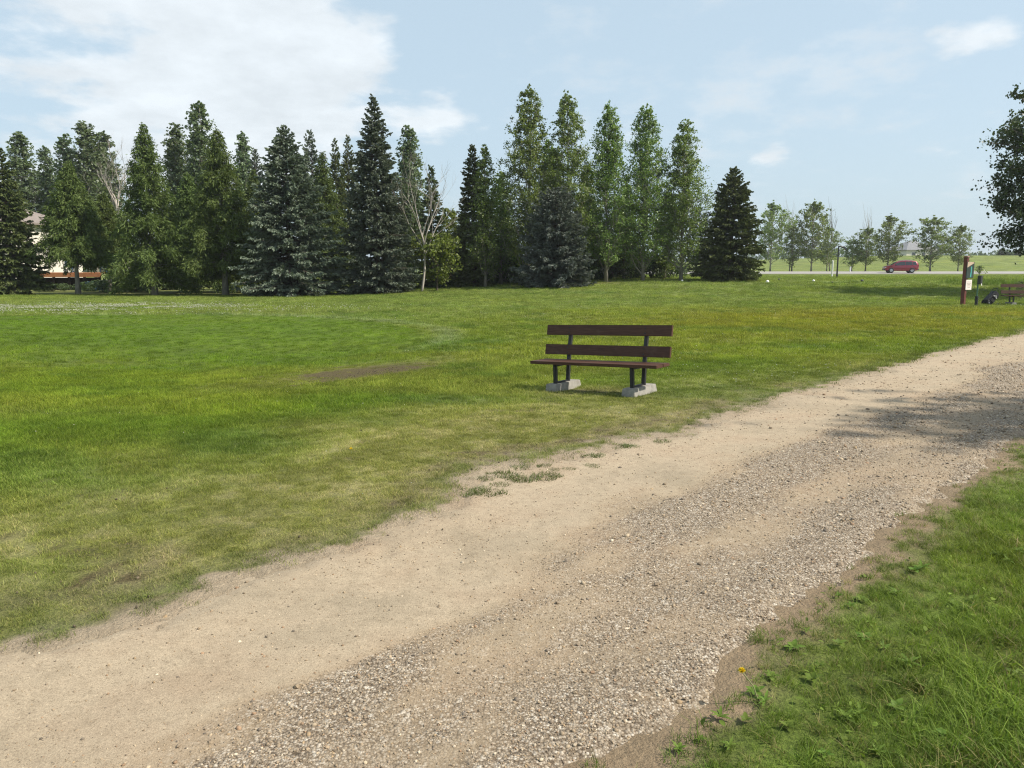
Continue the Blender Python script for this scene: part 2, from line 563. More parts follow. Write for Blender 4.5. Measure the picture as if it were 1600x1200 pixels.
def path_mat():
    m, nt, out = new_mat("path_gravel")
    at = N(nt, "ShaderNodeAttribute", attribute_name="stony")
    g = N(nt, "ShaderNodeNewGeometry")
    pos = g.outputs["Position"]
    nz = noisen(nt, pos, 1.3, 5, 0.6)
    nzf = noisen(nt, pos, 160, 4, 0.75)
    nzm = noisen(nt, pos, 14, 5, 0.65)
    sand = sand_colour(nt, nz, nzf, nzm)
    # stones: two sizes of cells
    cols = []
    hts = []
    for sc in (95, 48):
        vo = N(nt, "ShaderNodeTexVoronoi", feature='F1')
        nt.links.new(pos, vo.inputs["Vector"])
        vo.inputs["Scale"].default_value = sc
        sepc = N(nt, "ShaderNodeSeparateColor")
        nt.links.new(vo.outputs["Color"], sepc.inputs[0])
        cols.append(ramp(nt, sepc.outputs[0], [(0.0, (0.10, 0.084, 0.068)), (0.28, (0.22, 0.18, 0.135)), (0.55, (0.30, 0.248, 0.185)), (0.82, (0.40, 0.345, 0.275)), (1.0, (0.58, 0.53, 0.45))]))
        hts.append(mathn(nt, 'SUBTRACT', 1.0, mathn(nt, 'MULTIPLY', vo.outputs["Distance"], 1.2)))
    pick = ramp(nt, nzm.outputs[0], [(0.47, (0, 0, 0)), (0.60, (1, 1, 1))])
    st = mixc(nt, pick, cols[0], cols[1])
    gap = ramp(nt, hts[0], [(0.10, (0.35, 0.32, 0.30)), (0.45, (1, 1, 1))])
    st = mixc(nt, 1.0, st, gap, 'MULTIPLY')
    k = mathn(nt, 'ADD', at.outputs["Fac"], mathn(nt, 'MULTIPLY', mathn(nt, 'SUBTRACT', nzm.outputs[0], 0.5), 0.9))
    k = ramp(nt, k, [(0.22, (0, 0, 0)), (0.88, (0.82, 0.82, 0.82))])
    dirt = mixc(nt, 1.0, sand, (0.74, 0.655, 0.555, 1), 'MULTIPLY')
    sand = mixc(nt, at.outputs["Fac"], sand, dirt)
    col = mixc(nt, k, sand, st)
    p = N(nt, "ShaderNodeBsdfPrincipled")
    nt.links.new(col, p.inputs["Base Color"])
    p.inputs["Roughness"].default_value = 0.92
    p.inputs["Specular IOR Level"].default_value = 0.2
    hh = mathn(nt, 'ADD', mathn(nt, 'MULTIPLY', k, mathn(nt, 'ADD', hts[0], mathn(nt, 'MULTIPLY', hts[1], 0.8))), mathn(nt, 'MULTIPLY', nzf.outputs[0], 0.6))
    bn = N(nt, "ShaderNodeBump")
    bn.inputs["Strength"].default_value = 0.8
    bn.inputs["Distance"].default_value = 0.008
    nt.links.new(hh, bn.inputs["Height"])
    nt.links.new(bn.outputs[0], p.inputs["Normal"])
    nt.links.new(p.outputs[0], out.inputs[0])
    return m


def blade_mat(name, trans=0.3):
    m, nt, out = new_mat(name)
    at = N(nt, "ShaderNodeAttribute", attribute_name="col", attribute_type='INSTANCER')
    g = N(nt, "ShaderNodeNewGeometry")
    r = g.outputs["Random Per Island"]
    tint = ramp(nt, r, [(0.0, (0.42, 0.50, 0.42)), (0.45, (0.95, 1.0, 0.9)), (0.82, (1.25, 1.22, 1.2)), (0.92, (1.3, 1.22, 1.25)), (1.0, (1.6, 1.3, 1.8))])
    col = mixc(nt, 1.0, at.outputs["Color"], tint, 'MULTIPLY')
    p = N(nt, "ShaderNodeBsdfPrincipled")
    nt.links.new(col, p.inputs["Base Color"])
    p.inputs["Roughness"].default_value = 0.6
    p.inputs["Specular IOR Level"].default_value = 0.12
    t = N(nt, "ShaderNodeBsdfTranslucent")
    nt.links.new(mixc(nt, 1.0, col, (1.2, 1.3, 0.7, 1), 'MULTIPLY'), t.inputs[0])
    mx = N(nt, "ShaderNodeMixShader")
    mx.inputs[0].default_value = trans
    nt.links.new(p.outputs[0], mx.inputs[1]); nt.links.new(t.outputs[0], mx.inputs[2])
    nt.links.new(mx.outputs[0], out.inputs[0])
    return m


def stone_mat():
    m, nt, out = new_mat("pebble")
    at = N(nt, "ShaderNodeAttribute", attribute_name="col", attribute_type='INSTANCER')
    tc = N(nt, "ShaderNodeTexCoord")
    nz = noisen(nt, tc.outputs["Object"], 3, 3, 0.6)
    col = mixc(nt, 1.0, at.outputs["Color"], ramp(nt, nz.outputs[0], [(0.3, (0.8, 0.8, 0.8)), (0.7, (1.15, 1.15, 1.15))]), 'MULTIPLY')
    p = N(nt, "ShaderNodeBsdfPrincipled")
    nt.links.new(col, p.inputs["Base Color"])
    p.inputs["Roughness"].default_value = 0.75
    p.inputs["Specular IOR Level"].default_value = 0.3
    nt.links.new(p.outputs[0], out.inputs[0])
    return m


# ------------------------------------------------------------------ mesh helpers
def np_mesh(name, V, F, mat=None, smooth=False):
    """V (n,3); F list of index arrays, each (k,3) or (k,4)"""
    me = bpy.data.meshes.new(name)
    V = np.asarray(V, np.float32)
    F = [np.asarray(f, np.int32) for f in F if len(f)]
    nl = sum(f.size for f in F)
    npoly = sum(len(f) for f in F)
    me.vertices.add(len(V)); me.vertices.foreach_set("co", V.ravel())
    me.loops.add(nl); me.loops.foreach_set("vertex_index", np.concatenate([f.ravel() for f in F]))
    me.polygons.add(npoly)
    tot = np.concatenate([np.full(len(f), f.shape[1], np.int32) for f in F])
    st = np.zeros(npoly, np.int32); st[1:] = np.cumsum(tot)[:-1]
    me.polygons.foreach_set("loop_start", st)
    me.polygons.foreach_set("loop_total", tot)
    me.polygons.foreach_set("use_smooth", np.full(npoly, bool(smooth)))
    me.update(calc_edges=True)
    me.validate()
    if mat:
        me.materials.append(mat)
    return me


class MB:
    """collects shapes into one mesh"""
    def __init__(s):
        s.v = []; s.f3 = []; s.f4 = []; s.n = 0

    def add(s, V, F3=(), F4=()):
        V = np.asarray(V, float)
        s.v.append(V)
        if len(F3): s.f3.append(np.asarray(F3) + s.n)
        if len(F4): s.f4.append(np.asarray(F4) + s.n)
        s.n += len(V)

    def box(s, c, size, rot=None, taper=1.0, taper_y=None):
        hx, hy, hz = [q / 2 for q in size]
        ty = taper if taper_y is None else taper_y
        V = [Vector((sx * hx * (taper if sz > 0 else 1), sy * hy * (ty if sz > 0 else 1), sz * hz)) for sz in (-1, 1) for sx, sy in ((-1, -1), (1, -1), (1, 1), (-1, 1))]
        if rot is not None:
            V = [rot @ v for v in V]
        V = [v + Vector(c) for v in V]
        s.add(V, [], [[0, 3, 2, 1], [4, 5, 6, 7], [0, 1, 5, 4], [1, 2, 6, 5], [2, 3, 7, 6], [3, 0, 4, 7]])

    def bar(s, a, b, w, d, up=(0, 0, 1)):
        """rectangular bar from a to b"""
        a, b = Vector(a), Vector(b)
        z = (b - a); ln = z.length; z.normalize()
        x = Vector(up).cross(z)
        if x.length < 1e-4: x = Vector((1, 0, 0))
        x.normalize(); y = z.cross(x)
        R = Matrix((x, y, z)).transposed()
        s.box((a + b) / 2, (w, d, ln), R)

    def tube(s, pts, rad, n=6, cap=True):
        P = np.asarray(pts, float); k = len(P)
        R = np.broadcast_to(np.asarray(rad, float), (k,))
        T = np.gradient(P, axis=0)
        T /= np.linalg.norm(T, axis=1)[:, None] + 1e-9
        ref = np.array([0.31, 0.95, 0.07]) if abs(T[0][2]) > 0.7 else np.array([0.05, 0.1, 0.99])
        A = np.cross(T, ref); A /= np.linalg.norm(A, axis=1)[:, None] + 1e-9
        B = np.cross(T, A)
        th = np.linspace(0, 2 * math.pi, n, endpoint=False)
        V = (P[:, None] + R[:, None, None] * (A[:, None] * np.cos(th)[None, :, None] + B[:, None] * np.sin(th)[None, :, None])).reshape(-1, 3)
        i = np.arange(k - 1)[:, None] * n; j = np.arange(n)[None]; j2 = (j + 1) % n
        F4 = np.stack([i + j, i + j2, i + n + j2, i + n + j], -1).reshape(-1, 4)
        F3 = []
        if cap:
            V = np.vstack([V, P[0], P[-1]])
            c0, c1 = k * n, k * n + 1
            F3 = [[c0, (q + 1) % n, q] for q in range(n)] + [[c1, (k - 1) * n + q, (k - 1) * n + (q + 1) % n] for q in range(n)]
        s.add(V, F3, F4)

    def blades(s, P, D, Ln, W, side=None, droop=0.0, cross=True):
        """pointed twigs or needles brushes: two crossed diamonds each"""
        P = np.asarray(P, float); D = np.asarray(D, float)
        D = D / (np.linalg.norm(D, axis=1)[:, None] + 1e-9)
        Ln = np.broadcast_to(Ln, (len(P),))[:, None]; W = np.broadcast_to(W, (len(P),))[:, None]
        if side is None:
            side = np.random.default_rng(len(P)).normal(size=P.shape)
        S = np.cross(D, side); S /= np.linalg.norm(S, axis=1)[:, None] + 1e-9
        U = np.cross(D, S)
        tip = P + D * Ln; tip[:, 2] -= droop * Ln[:, 0]
        mid = P + D * Ln * 0.45; mid[:, 2] -= droop * 0.2 * Ln[:, 0]
        k = len(P)
        for Q in ((S, U) if cross else (S,)):
            V = np.stack([P, mid + Q * W * 0.5, tip, mid - Q * W * 0.5], 1).reshape(-1, 3)
            i = np.arange(k)[:, None] * 4
            s.add(V, [], i + np.array([[0, 1, 2, 3]]))

    def leaves(s, P, Nrm, size, rng, aspect=0.8):
        k = len(P)
        T = rng.normal(size=(k, 3)); A = np.cross(Nrm, T); A /= np.linalg.norm(A, axis=1)[:, None] + 1e-9
        B = np.cross(Nrm, A); B /= np.linalg.norm(B, axis=1)[:, None] + 1e-9
        sz = np.broadcast_to(size, (k,))[:, None] / 2
        V = np.stack([P - A * sz, P - A * sz * 0.1 + B * sz * aspect, P + A * sz, P - A * sz * 0.1 - B * sz * aspect], 1).reshape(-1, 3)
        s.add(V, [], np.arange(k)[:, None] * 4 + np.array([[0, 1, 2, 3]]))

    def arrays(s):
        V = np.vstack(s.v)
        F = []
        if s.f3: F.append(np.vstack(s.f3))
        if s.f4: F.append(np.vstack(s.f4))
        return V, F

    def mesh(s, name, mat, smooth=False, bevel=0.0, seg=2):
        V, F = s.arrays()
        me = np_mesh(name, V, F, mat, smooth)
        if bevel:
            bm = bmesh.new(); bm.from_mesh(me)
            bmesh.ops.bevel(bm, geom=list(bm.edges), offset=bevel, segments=seg, affect='EDGES', clamp_overlap=True)
            bm.to_mesh(me); bm.free()
            if smooth is None:
                pass
        return me

    def build(s, name, mat, parent=None, smooth=False, bevel=0.0, seg=2):
        return link(name, s.mesh(name, mat, smooth, bevel, seg), parent)


def link(name, me, parent=None):
    o = bpy.data.objects.new(name, me)
    C.objects.link(o)
    if parent is not None:
        o.parent = parent
    return o


def tag(o, label=None, cat=None, group=None, kind=None):
    if label: o["label"] = label
    if cat: o["category"] = cat
    if group: o["group"] = group
    if kind: o["kind"] = kind
    return o


def thing(name, label, cat, loc=(0, 0, 0), rz=0.0, group=None):
    o = bpy.data.objects.new(name, None)
    o.empty_display_size = 0.3
    C.objects.link(o)
    o.location = loc
    o.rotation_euler = (0, 0, rz)
    return tag(o, label, cat, group)


def copy_tree(o, parent=None):
    c = o.copy()
    C.objects.link(c)
    c.parent = parent
    for ch in [q for q in o.children]:
        copy_tree(ch, c)
    return c


def lathe(profile, n=20):
    """profile of (r,z) -> V, F4"""
    V = []
    for r, z in profile:
        for j in range(n):
            a = 2 * math.pi * j / n
            V.append((r * math.cos(a), r * math.sin(a), z))
    F = []
    for i in range(len(profile) - 1):
        for j in range(n):
            F.append([i * n + j, i * n + (j + 1) % n, (i + 1) * n + (j + 1) % n, (i + 1) * n + j])
    return np.array(V), F


def add_attr(me, name, typ, data, dom='POINT'):
    a = me.attributes.new(name, typ, dom)
    key = {'FLOAT': 'value', 'INT': 'value', 'FLOAT_VECTOR': 'vector', 'FLOAT_COLOR': 'color'}[typ]
    dt = np.int32 if typ == 'INT' else np.float32
    a.data.foreach_set(key, np.ascontiguousarray(data, dt).ravel())


# ------------------------------------------------------------------ the ground sheet
def axis(fine0, fine1, step, lo, hi, grow=1.09, mx=1e9):
    a = list(np.arange(fine0, fine1 + 1e-6, step))
    s = step; p = a[-1]
    while p < hi:
        s = min(s * grow, mx if p < 130 else 1e9); p += s; a.append(p)
    s = step; p = a[0]; b = []
    while p > lo:
        s = min(s * grow, mx if p > -90 else 1e9); p -= s; b.append(p)
    return np.array(b[::-1] + a)


def build_ground():
    X = axis(-6, 9, 0.07, -3000, 3000, 1.06, 1.1)
    Y = axis(1.2, 13, 0.07, -400, 4500, 1.045, 0.9)
    gx, gy = np.meshgrid(X, Y)
    x, y = gx.ravel(), gy.ravel()
    z = ground_z(x, y)
    nx, ny = len(X), len(Y)
    i = np.arange(ny - 1)[:, None] * nx; j = np.arange(nx - 1)[None]
    F = np.stack([i + j, i + j + 1, i + nx + j + 1, i + nx + j], -1).reshape(-1, 4)
    col, cov, hgt, bd = sward(x, y)
    me = np_mesh("ground", np.stack([x, y, z], 1), [F], ground_mat(), True)
    add_attr(me, "col", 'FLOAT_COLOR', np.concatenate([col, np.ones((len(x), 1))], 1))
    cov = cov - 0.6 * sstep(-0.20, -0.03, path_dist(x, y)[0])
    add_attr(me, "cover", 'FLOAT', cov)
    dd, sd_, _, _ = path_dist(x, y)
    add_attr(me, "earthy", 'FLOAT', np.where(sd_ > 0, 0.7, 0.0))
    add_attr(me, "sandy", 'FLOAT', sstep(-0.45, -0.06, dd))
    tag(link("ground", me), kind="structure", label="mown parkland lawn with shallow hollow and low tee plateau")
    print("ground verts", len(x))


def stony_mask(t, s):
    w = (s - left_s(t)) / (right_s(t) - left_s(t))
    n = fbm(t / 2.0, s / 0.45, 71, 4, 0.6)
    q = fbm(t / 0.7, s / 0.3, 73, 4, 0.6)
    m = sstep(0.34, 0.62, w + 0.42 * (n - 0.5) + 0.14 * (q - 0.5)) * (0.46 + 0.54 * sstep(0.36, 0.58, 0.55 * n + 0.45 * q))
    m = m * (1 - 0.3 * np.exp(-((w - 0.72) / 0.08) ** 2))
    m = m * sstep(1.10, 0.97, w + 0.1 * (n - 0.5))
    return np.clip(m + 0.12 * sstep(0.5, 0.7, fbm(t / 0.5, s / 0.5, 72, 3)), 0, 1)


def path_z(x, y):
    d, _, _, _ = path_dist(x, y)
    t, s = to_ts(x, y)
    relief = 0.014 * (fbm(t / 2.2, s / 0.7, 81, 3) - 0.5) + 0.007 * (fbm(x * 4.5, y * 4.5, 82, 4, 0.6) - 0.5)
    w = (s - left_s(t)) / (right_s(t) - left_s(t))
    ruts = -0.012 * np.exp(-((w - 0.25) / 0.12) ** 2) - 0.012 * np.exp(-((w - 0.74) / 0.1) ** 2)
    return terrain(x, y) + 0.004 - 0.030 + 0.030 * sstep(-0.02, 0.22, d) + (relief + ruts) * sstep(0.0, 0.3, d) - 0.06 * sstep(0.02, -0.3, d)


def build_path():
    T = np.concatenate([np.arange(-6, 14, 0.05), 14 + np.cumsum(0.05 * 1.03 ** np.arange(0, 125))])
    W = np.linspace(-0.45, 1, 90)
    tt, ww = np.meshgrid(T, np.linspace(-0.16, 1.16, 84), indexing='ij')
    s = left_s(tt) + ww * (right_s(tt) - left_s(tt))
    x = (tt * PD.x + s * PN.x).ravel(); y = (tt * PD.y + s * PN.y).ravel()
    z = path_z(x, y)
    a, b = tt.shape
    i = np.arange(a - 1)[:, None] * b; j = np.arange(b - 1)[None]
    F = np.stack([i + j, i + j + 1, i + b + j + 1, i + b + j], -1).reshape(-1, 4)[:, ::-1]
    me = np_mesh("path", np.stack([x, y, z], 1), [F], path_mat(), True)
    add_attr(me, "stony", 'FLOAT', np.maximum(stony_mask(tt.ravel(), s.ravel()), 0.55 * sstep(0.80, 0.97, ww.ravel())))
    tag(link("path", me), kind="structure", label="sandy gravel footpath with a loose stony band")


build_ground()
build_path()


# ------------------------------------------------------------------ scatter by geometry nodes (stuff only)
def scatter(name, P, rot, scl, idx, col, protos, label):
    me = bpy.data.meshes.new(name)
    P = np.asarray(P, np.float32)
    me.vertices.add(len(P)); me.vertices.foreach_set("co", P.ravel())
    add_attr(me, "rot", 'FLOAT_VECTOR', rot)
    add_attr(me, "scl", 'FLOAT', scl)
    add_attr(me, "idx", 'INT', idx)
    add_attr(me, "col", 'FLOAT_COLOR', np.concatenate([col, np.ones((len(P), 1))], 1))
    o = link(name, me)
    tag(o, label, None, None, "stuff")
    coll = bpy.data.collections.new(name + "_kinds")
    for q in protos:
        coll.objects.link(q)
    ng = bpy.data.node_groups.new(name, 'GeometryNodeTree')
    ng.interface.new_socket("Geometry", in_out='INPUT', socket_type='NodeSocketGeometry')
    ng.interface.new_socket("Geometry", in_out='OUTPUT', socket_type='NodeSocketGeometry')
    gi = ng.nodes.new("NodeGroupInput"); go = ng.nodes.new("NodeGroupOutput")
    iop = ng.nodes.new("GeometryNodeInstanceOnPoints")
    ci = ng.nodes.new("GeometryNodeCollectionInfo")
    ci.inputs[0].default_value = coll
    ci.inputs["Separate Children"].default_value = True
    ci.inputs["Reset Children"].default_value = True
    iop.inputs["Pick Instance"].default_value = True

    def named(n, t):
        a = ng.nodes.new("GeometryNodeInputNamedAttribute"); a.data_type = t
        a.inputs["Name"].default_value = n
        return a.outputs["Attribute"]
    ng.links.new(gi.outputs[0], iop.inputs["Points"])
    ng.links.new(ci.outputs[0], iop.inputs["Instance"])
    ng.links.new(named("idx", 'INT'), iop.inputs["Instance Index"])
    ng.links.new(named("rot", 'FLOAT_VECTOR'), iop.inputs["Rotation"])
    ng.links.new(named("scl", 'FLOAT'), iop.inputs["Scale"])
    ng.links.new(iop.outputs[0], go.inputs[0])
    md = o.modifiers.new("scatter", 'NODES'); md.node_group = ng
    return o


def proto(name, me):
    return bpy.data.objects.new(name, me)       # lives only in a scatter collection


def tuft_mesh(name, mat, nb, spread, hmin, hmax, width, lean, seed, segs=2):
    """blades of unit-ish height (scaled per instance)"""
    rng = np.random.default_rng(seed)
    V, F3, F4 = [], [], []
    n = 0
    for _ in range(nb):
        a = rng.uniform(0, 2 * math.pi); r = spread * math.sqrt(rng.uniform())
        bx, by = r * math.cos(a), r * math.sin(a)
        h = rng.uniform(hmin, hmax); w = width * rng.uniform(0.7, 1.3)
        la = rng.uniform(0, 2 * math.pi); ll = lean * rng.uniform(0.2, 1.6) * h
        fa = rng.uniform(0, 2 * math.pi); fx, fy = math.cos(fa) * w / 2, math.sin(fa) * w / 2
        pts = []
        for k in range(segs + 1):
            t = k / segs
            cx, cy_, cz = bx + math.cos(la) * ll * t * t, by + math.sin(la) * ll * t * t, h * (t - 0.18 * lean * t * t) - 0.15 * (1 - t) * 0.3
            ww = (1 - t) ** 0.6
            if k < segs:
                pts += [(cx - fx * ww, cy_ - fy * ww, cz), (cx + fx * ww, cy_ + fy * ww, cz)]
            else:
                pts += [(cx, cy_, cz)]
        V += pts
        for k in range(segs - 1):
            F4.append([n + 2 * k, n + 2 * k + 1, n + 2 * k + 3, n + 2 * k + 2])
        F3.append([n + 2 * segs - 2, n + 2 * segs - 1, n + 2 * segs])
        n += len(pts)
    return np_mesh(name, np.array(V), [np.array(F3), np.array(F4)] if F4 else [np.array(F3)], mat)


M_BLADE = blade_mat("grass_blade", 0.32)
M_STONE = stone_mat()


def lawn_points(x0, x1, y0, y1, dens, rng, keep):
    n = int((x1 - x0) * (y1 - y0) * dens)
    x = rng.uniform(x0, x1, n); y = rng.uniform(y0, y1, n)
    m = keep(x, y)
    x, y = x[m], y[m]
    col, cov, hgt, bd = sward(x, y)
    d, side, dl, dr = path_dist(x, y)
    m = (rng.uniform(size=len(x)) < cov) & (d < 0.05)
    return x[m], y[m], col[m], hgt[m], side[m]


def in_view(x, y, mg):
    return np.abs(x) < 0.70 * np.maximum(y, 0) + mg


def build_grass():
    rng = np.random.default_rng(5)
    # mown lawn tufts, drawn with unit height 1 = scale in metres
    short = [proto(f"short_tuft_{i}", tuft_mesh(f"short_tuft_{i}", M_BLADE, 30, 1.7, 0.45, 1.2, 0.09, 0.95, 100 + i)) for i in range(6)]
    long_ = [proto(f"long_tuft_{i}", tuft_mesh(f"long_tuft_{i}", M_BLADE, 26, 0.85, 0.35, 1.2, 0.055, 1.05, 200 + i, 3)) for i in range(6)]
    XS, YS, CS, HS, NS = [], [], [], [], []
    bands = [(-9, 7, 2.0, 8.5, 520, 1.5), (-14, 12, 8.5, 14, 210, 1.5), (-22, 19, 14, 24, 55, 2), (-36, 34, 24, 46, 26, 3), (-14, 52, 46, 78, 11, 3)]
    for x0, x1, y0, y1, dens, mg in bands:
        x, y, c, h, sd = lawn_points(x0, x1, y0, y1, dens, rng, lambda a, b: in_view(a, b, mg))
        m = sd < 0
        k = 1.0 if y0 < 8 else 1.25 if y0 < 14 else 1.7 if y0 < 24 else 2.1 if y0 < 46 else 2.9
        if y0 == 46: m = m & (rng.uniform(size=len(x)) < sstep(80, 62, y))
        XS.append(x[m]); YS.append(y[m]); CS.append(c[m]); HS.append(h[m] * k)
    x, y, c, h = map(np.concatenate, (XS, YS, CS, HS))
    # sparse beyond-plateau lawn keeps the material only
    z = ground_z(x, y)
    n = len(x)
    rot = np.stack([rng.normal(0, 0.08, n), rng.normal(0, 0.08, n), rng.uniform(0, 6.28, n)], 1)
    c = c * rng.uniform(0.68, 1.32, (n, 1))
    scatter("lawn_grass", np.stack([x, y, z], 1), rot, h * rng.uniform(0.75, 1.25, n), rng.integers(0, 6, n), c, short, "short mown grass covering the lawn")
    print("lawn tufts", n)
    # the verge
    x, y, c, h, sd = lawn_points(-1.5, 14, -0.5, 22, 520, rng, lambda a, b: (to_ts(a, b)[1] > right_s(to_ts(a, b)[0]) - 0.3) & (np.hypot(a, b) < 13) & (b > 0.2) & (a < 0.95 * b + 2.2) & ((b < 6) | (RNG.uniform(size=len(a)) < 0.5)))
    m = sd > 0
    x, y, c, h = x[m], y[m], c[m], h[m]
    n = len(x)
    z = ground_z(x, y)
    rot = np.stack([rng.normal(0, 0.12, n), rng.normal(0, 0.12, n), rng.uniform(0, 6.28, n)], 1)
    c = c * rng.uniform(0.8, 1.2, (n, 1))
    dry = rng.uniform(size=n) < 0.11
    c[dry] = np.array([0.26, 0.23, 0.10]) * rng.uniform(0.7, 1.2, (dry.sum(), 1))
    scatter("verge_grass", np.stack([x, y, z], 1), rot, h * rng.uniform(0.7, 1.35, n), rng.integers(0, 6, n), c, long_, "longer uncut grass on the verge beside the path")
    print("verge tufts", n)
    return short, long_


def pebble_mesh(i):
    rng = np.random.default_rng(300 + i)
    bm = bmesh.new()
    bmesh.ops.create_icosphere(bm, subdivisions=1, radius=0.5)
    sx, sy, sz = 1.0, rng.uniform(0.65, 0.95), rng.uniform(0.42, 0.7)
    for v in bm.verts:
        k = rng.uniform(0.82, 1.15)
        v.co = Vector((v.co.x * sx * k, v.co.y * sy * k, v.co.z * sz * k))
    me = bpy.data.meshes.new(f"pebble_{i}")
    bm.to_mesh(me); bm.free()
    for p in me.polygons:
        p.use_smooth = i % 2 == 0
    me.materials.append(M_STONE)
    return me


def build_gravel():
    rng = np.random.default_rng(9)
    stones = [proto(f"pebble_{i}", pebble_mesh(i)) for i in range(8)]
    out = []
    for t0, t1, dens, smin in ((-2, 4.5, 7600, 0.0038), (4.5, 8, 3600, 0.0055), (8, 14, 1200, 0.009), (14, 34, 320, 0.014)):
        n = int((t1 - t0) * 3.0 * dens)
        t = rng.uniform(t0, t1, n); w = rng.uniform(-0.02, 1.02, n)
        s = left_s(t) + w * (right_s(t) - left_s(t))
        x, y = t * PD.x + s * PN.x, t * PD.y + s * PN.y
        m = stony_mask(t, s)
        keep = rng.uniform(size=n) < np.clip(m * 0.90 + 0.10, 0, 1)
        keep &= (y > 1.4) & (path_dist(x, y)[0] > 0.03)
        x, y, m = x[keep], y[keep], m[keep]
        k = len(x)
        sz = smin * (0.8 + rng.exponential(0.8, k))
        big = rng.uniform(size=k) < 0.012
        sz[big] *= rng.uniform(1.5, 2.6, big.sum())
        sz = np.minimum(sz, 0.042)
        out.append((x, y, sz))
    x, y, sz = (np.concatenate([o[i] for o in out]) for i in range(3))
    n = len(x)
    z = path_z(x, y) + sz * rng.uniform(-0.12, 0.2, n)
    pal = np.array([(0.245, 0.200, 0.150), (0.30, 0.245, 0.180), (0.185, 0.152, 0.118), (0.38, 0.325, 0.25), (0.125, 0.112, 0.102), (0.26, 0.175, 0.118), (0.50, 0.455, 0.385), (0.225, 0.19, 0.16), (0.075, 0.068, 0.064), (0.31, 0.235, 0.15)])
    pr = np.array([.17, .17, .14, .12, .08, .08, .08, .08, .03, .05])
    col = pal[rng.choice(len(pal), n, p=pr / pr.sum())] * rng.uniform(0.78, 1.38, (n, 1))
    mean = col.mean(0)
    col = (mean + 0.78 * (col - mean)) * np.array([0.93, 0.86, 0.75])
    rot = np.stack([rng.normal(0, 0.35, n), rng.normal(0, 0.35, n), rng.uniform(0, 6.28, n)], 1)
    scatter("gravel", np.stack([x, y, z], 1), rot, sz, rng.integers(0, 8, n), col, stones, "loose pebbles and grit lying on the footpath")
    print("pebbles", n)


SHORT, LONG = build_grass()
build_gravel()

# ------------------------------------------------------------------ trees
M_SPR_BLUE = leaf_mat("blue_spruce_needles", (0.059, 0.081, 0.054), (0.200, 0.235, 0.176), 0.10, 0.6, 0.2, (0.295, 0.322, 0.246))
M_SPR_GREEN = leaf_mat("spruce_needles", (0.049, 0.067, 0.022), (0.148, 0.178, 0.065), 0.10, 0.6, 0.2, (0.209, 0.230, 0.088))
M_SPR_GREY = leaf_mat("grey_spruce_needles", (0.058, 0.070, 0.057), (0.174, 0.196, 0.169), 0.10, 0.6, 0.2, (0.246, 0.257, 0.221))
M_LARCH = leaf_mat("larch_needles", (0.046, 0.074, 0.020), (0.118, 0.158, 0.044), 0.22, 0.6, 0.15, (0.165, 0.195, 0.062))
M_POP = leaf_mat("poplar_leaf", (0.073, 0.122, 0.028), (0.179, 0.239, 0.065), 0.34, 0.42, 0.4, (0.357, 0.403, 0.210))
M_POP_SILVER = leaf_mat("silver_poplar_leaf", (0.059, 0.097, 0.039), (0.161, 0.209, 0.111), 0.28, 0.42, 0.4, (0.392, 0.432, 0.338))
M_ASPEN = leaf_mat("aspen_leaf", (0.098, 0.134, 0.050), (0.201, 0.246, 0.105), 0.42, 0.45, 0.35, (0.276, 0.314, 0.187))
M_MAPLE = leaf_mat("shade_tree_leaf", (0.022, 0.038, 0.012), (0.055, 0.082, 0.026), 0.25, 0.45, 0.35)
M_YELGREEN = leaf_mat("yellow_green_leaf", (0.070, 0.092, 0.016), (0.145, 0.165, 0.034), 0.34, 0.5, 0.3)
M_SHRUB = leaf_mat("shrub_leaf", (0.030, 0.055, 0.016), (0.075, 0.115, 0.034), 0.25, 0.5, 0.3)
M_BARK = bark_mat("bark_brown", (0.055, 0.042, 0.032), (0.145, 0.115, 0.088))
M_BARK_GREY = bark_mat("bark_grey", (0.13, 0.12, 0.095), (0.29, 0.27, 0.22))
M_BARK_WHITE = bark_mat("bark_white", (0.22, 0.19, 0.16), (0.50, 0.45, 0.39))


def trunk_mesh(name, H, r0, mat, rng, limbs=(), top=0.96, n=7):
    mb = MB()
    k = 9
    t = np.linspace(0, 1, k)
    wob = np.cumsum(rng.normal(0, 0.004 * H, (k, 2)), 0) * t[:, None]
    P = np.stack([wob[:, 0], wob[:, 1], -0.15 + (H * top + 0.15) * t], 1)
    R = r0 * (1 - 0.93 * t) * (1 + 0.45 * np.exp(-t * 22))
    mb.tube(P, R, n)
    for pts, rad in limbs:
        mb.tube(pts, rad, 4, False)
    return mb.mesh(name, mat, True)


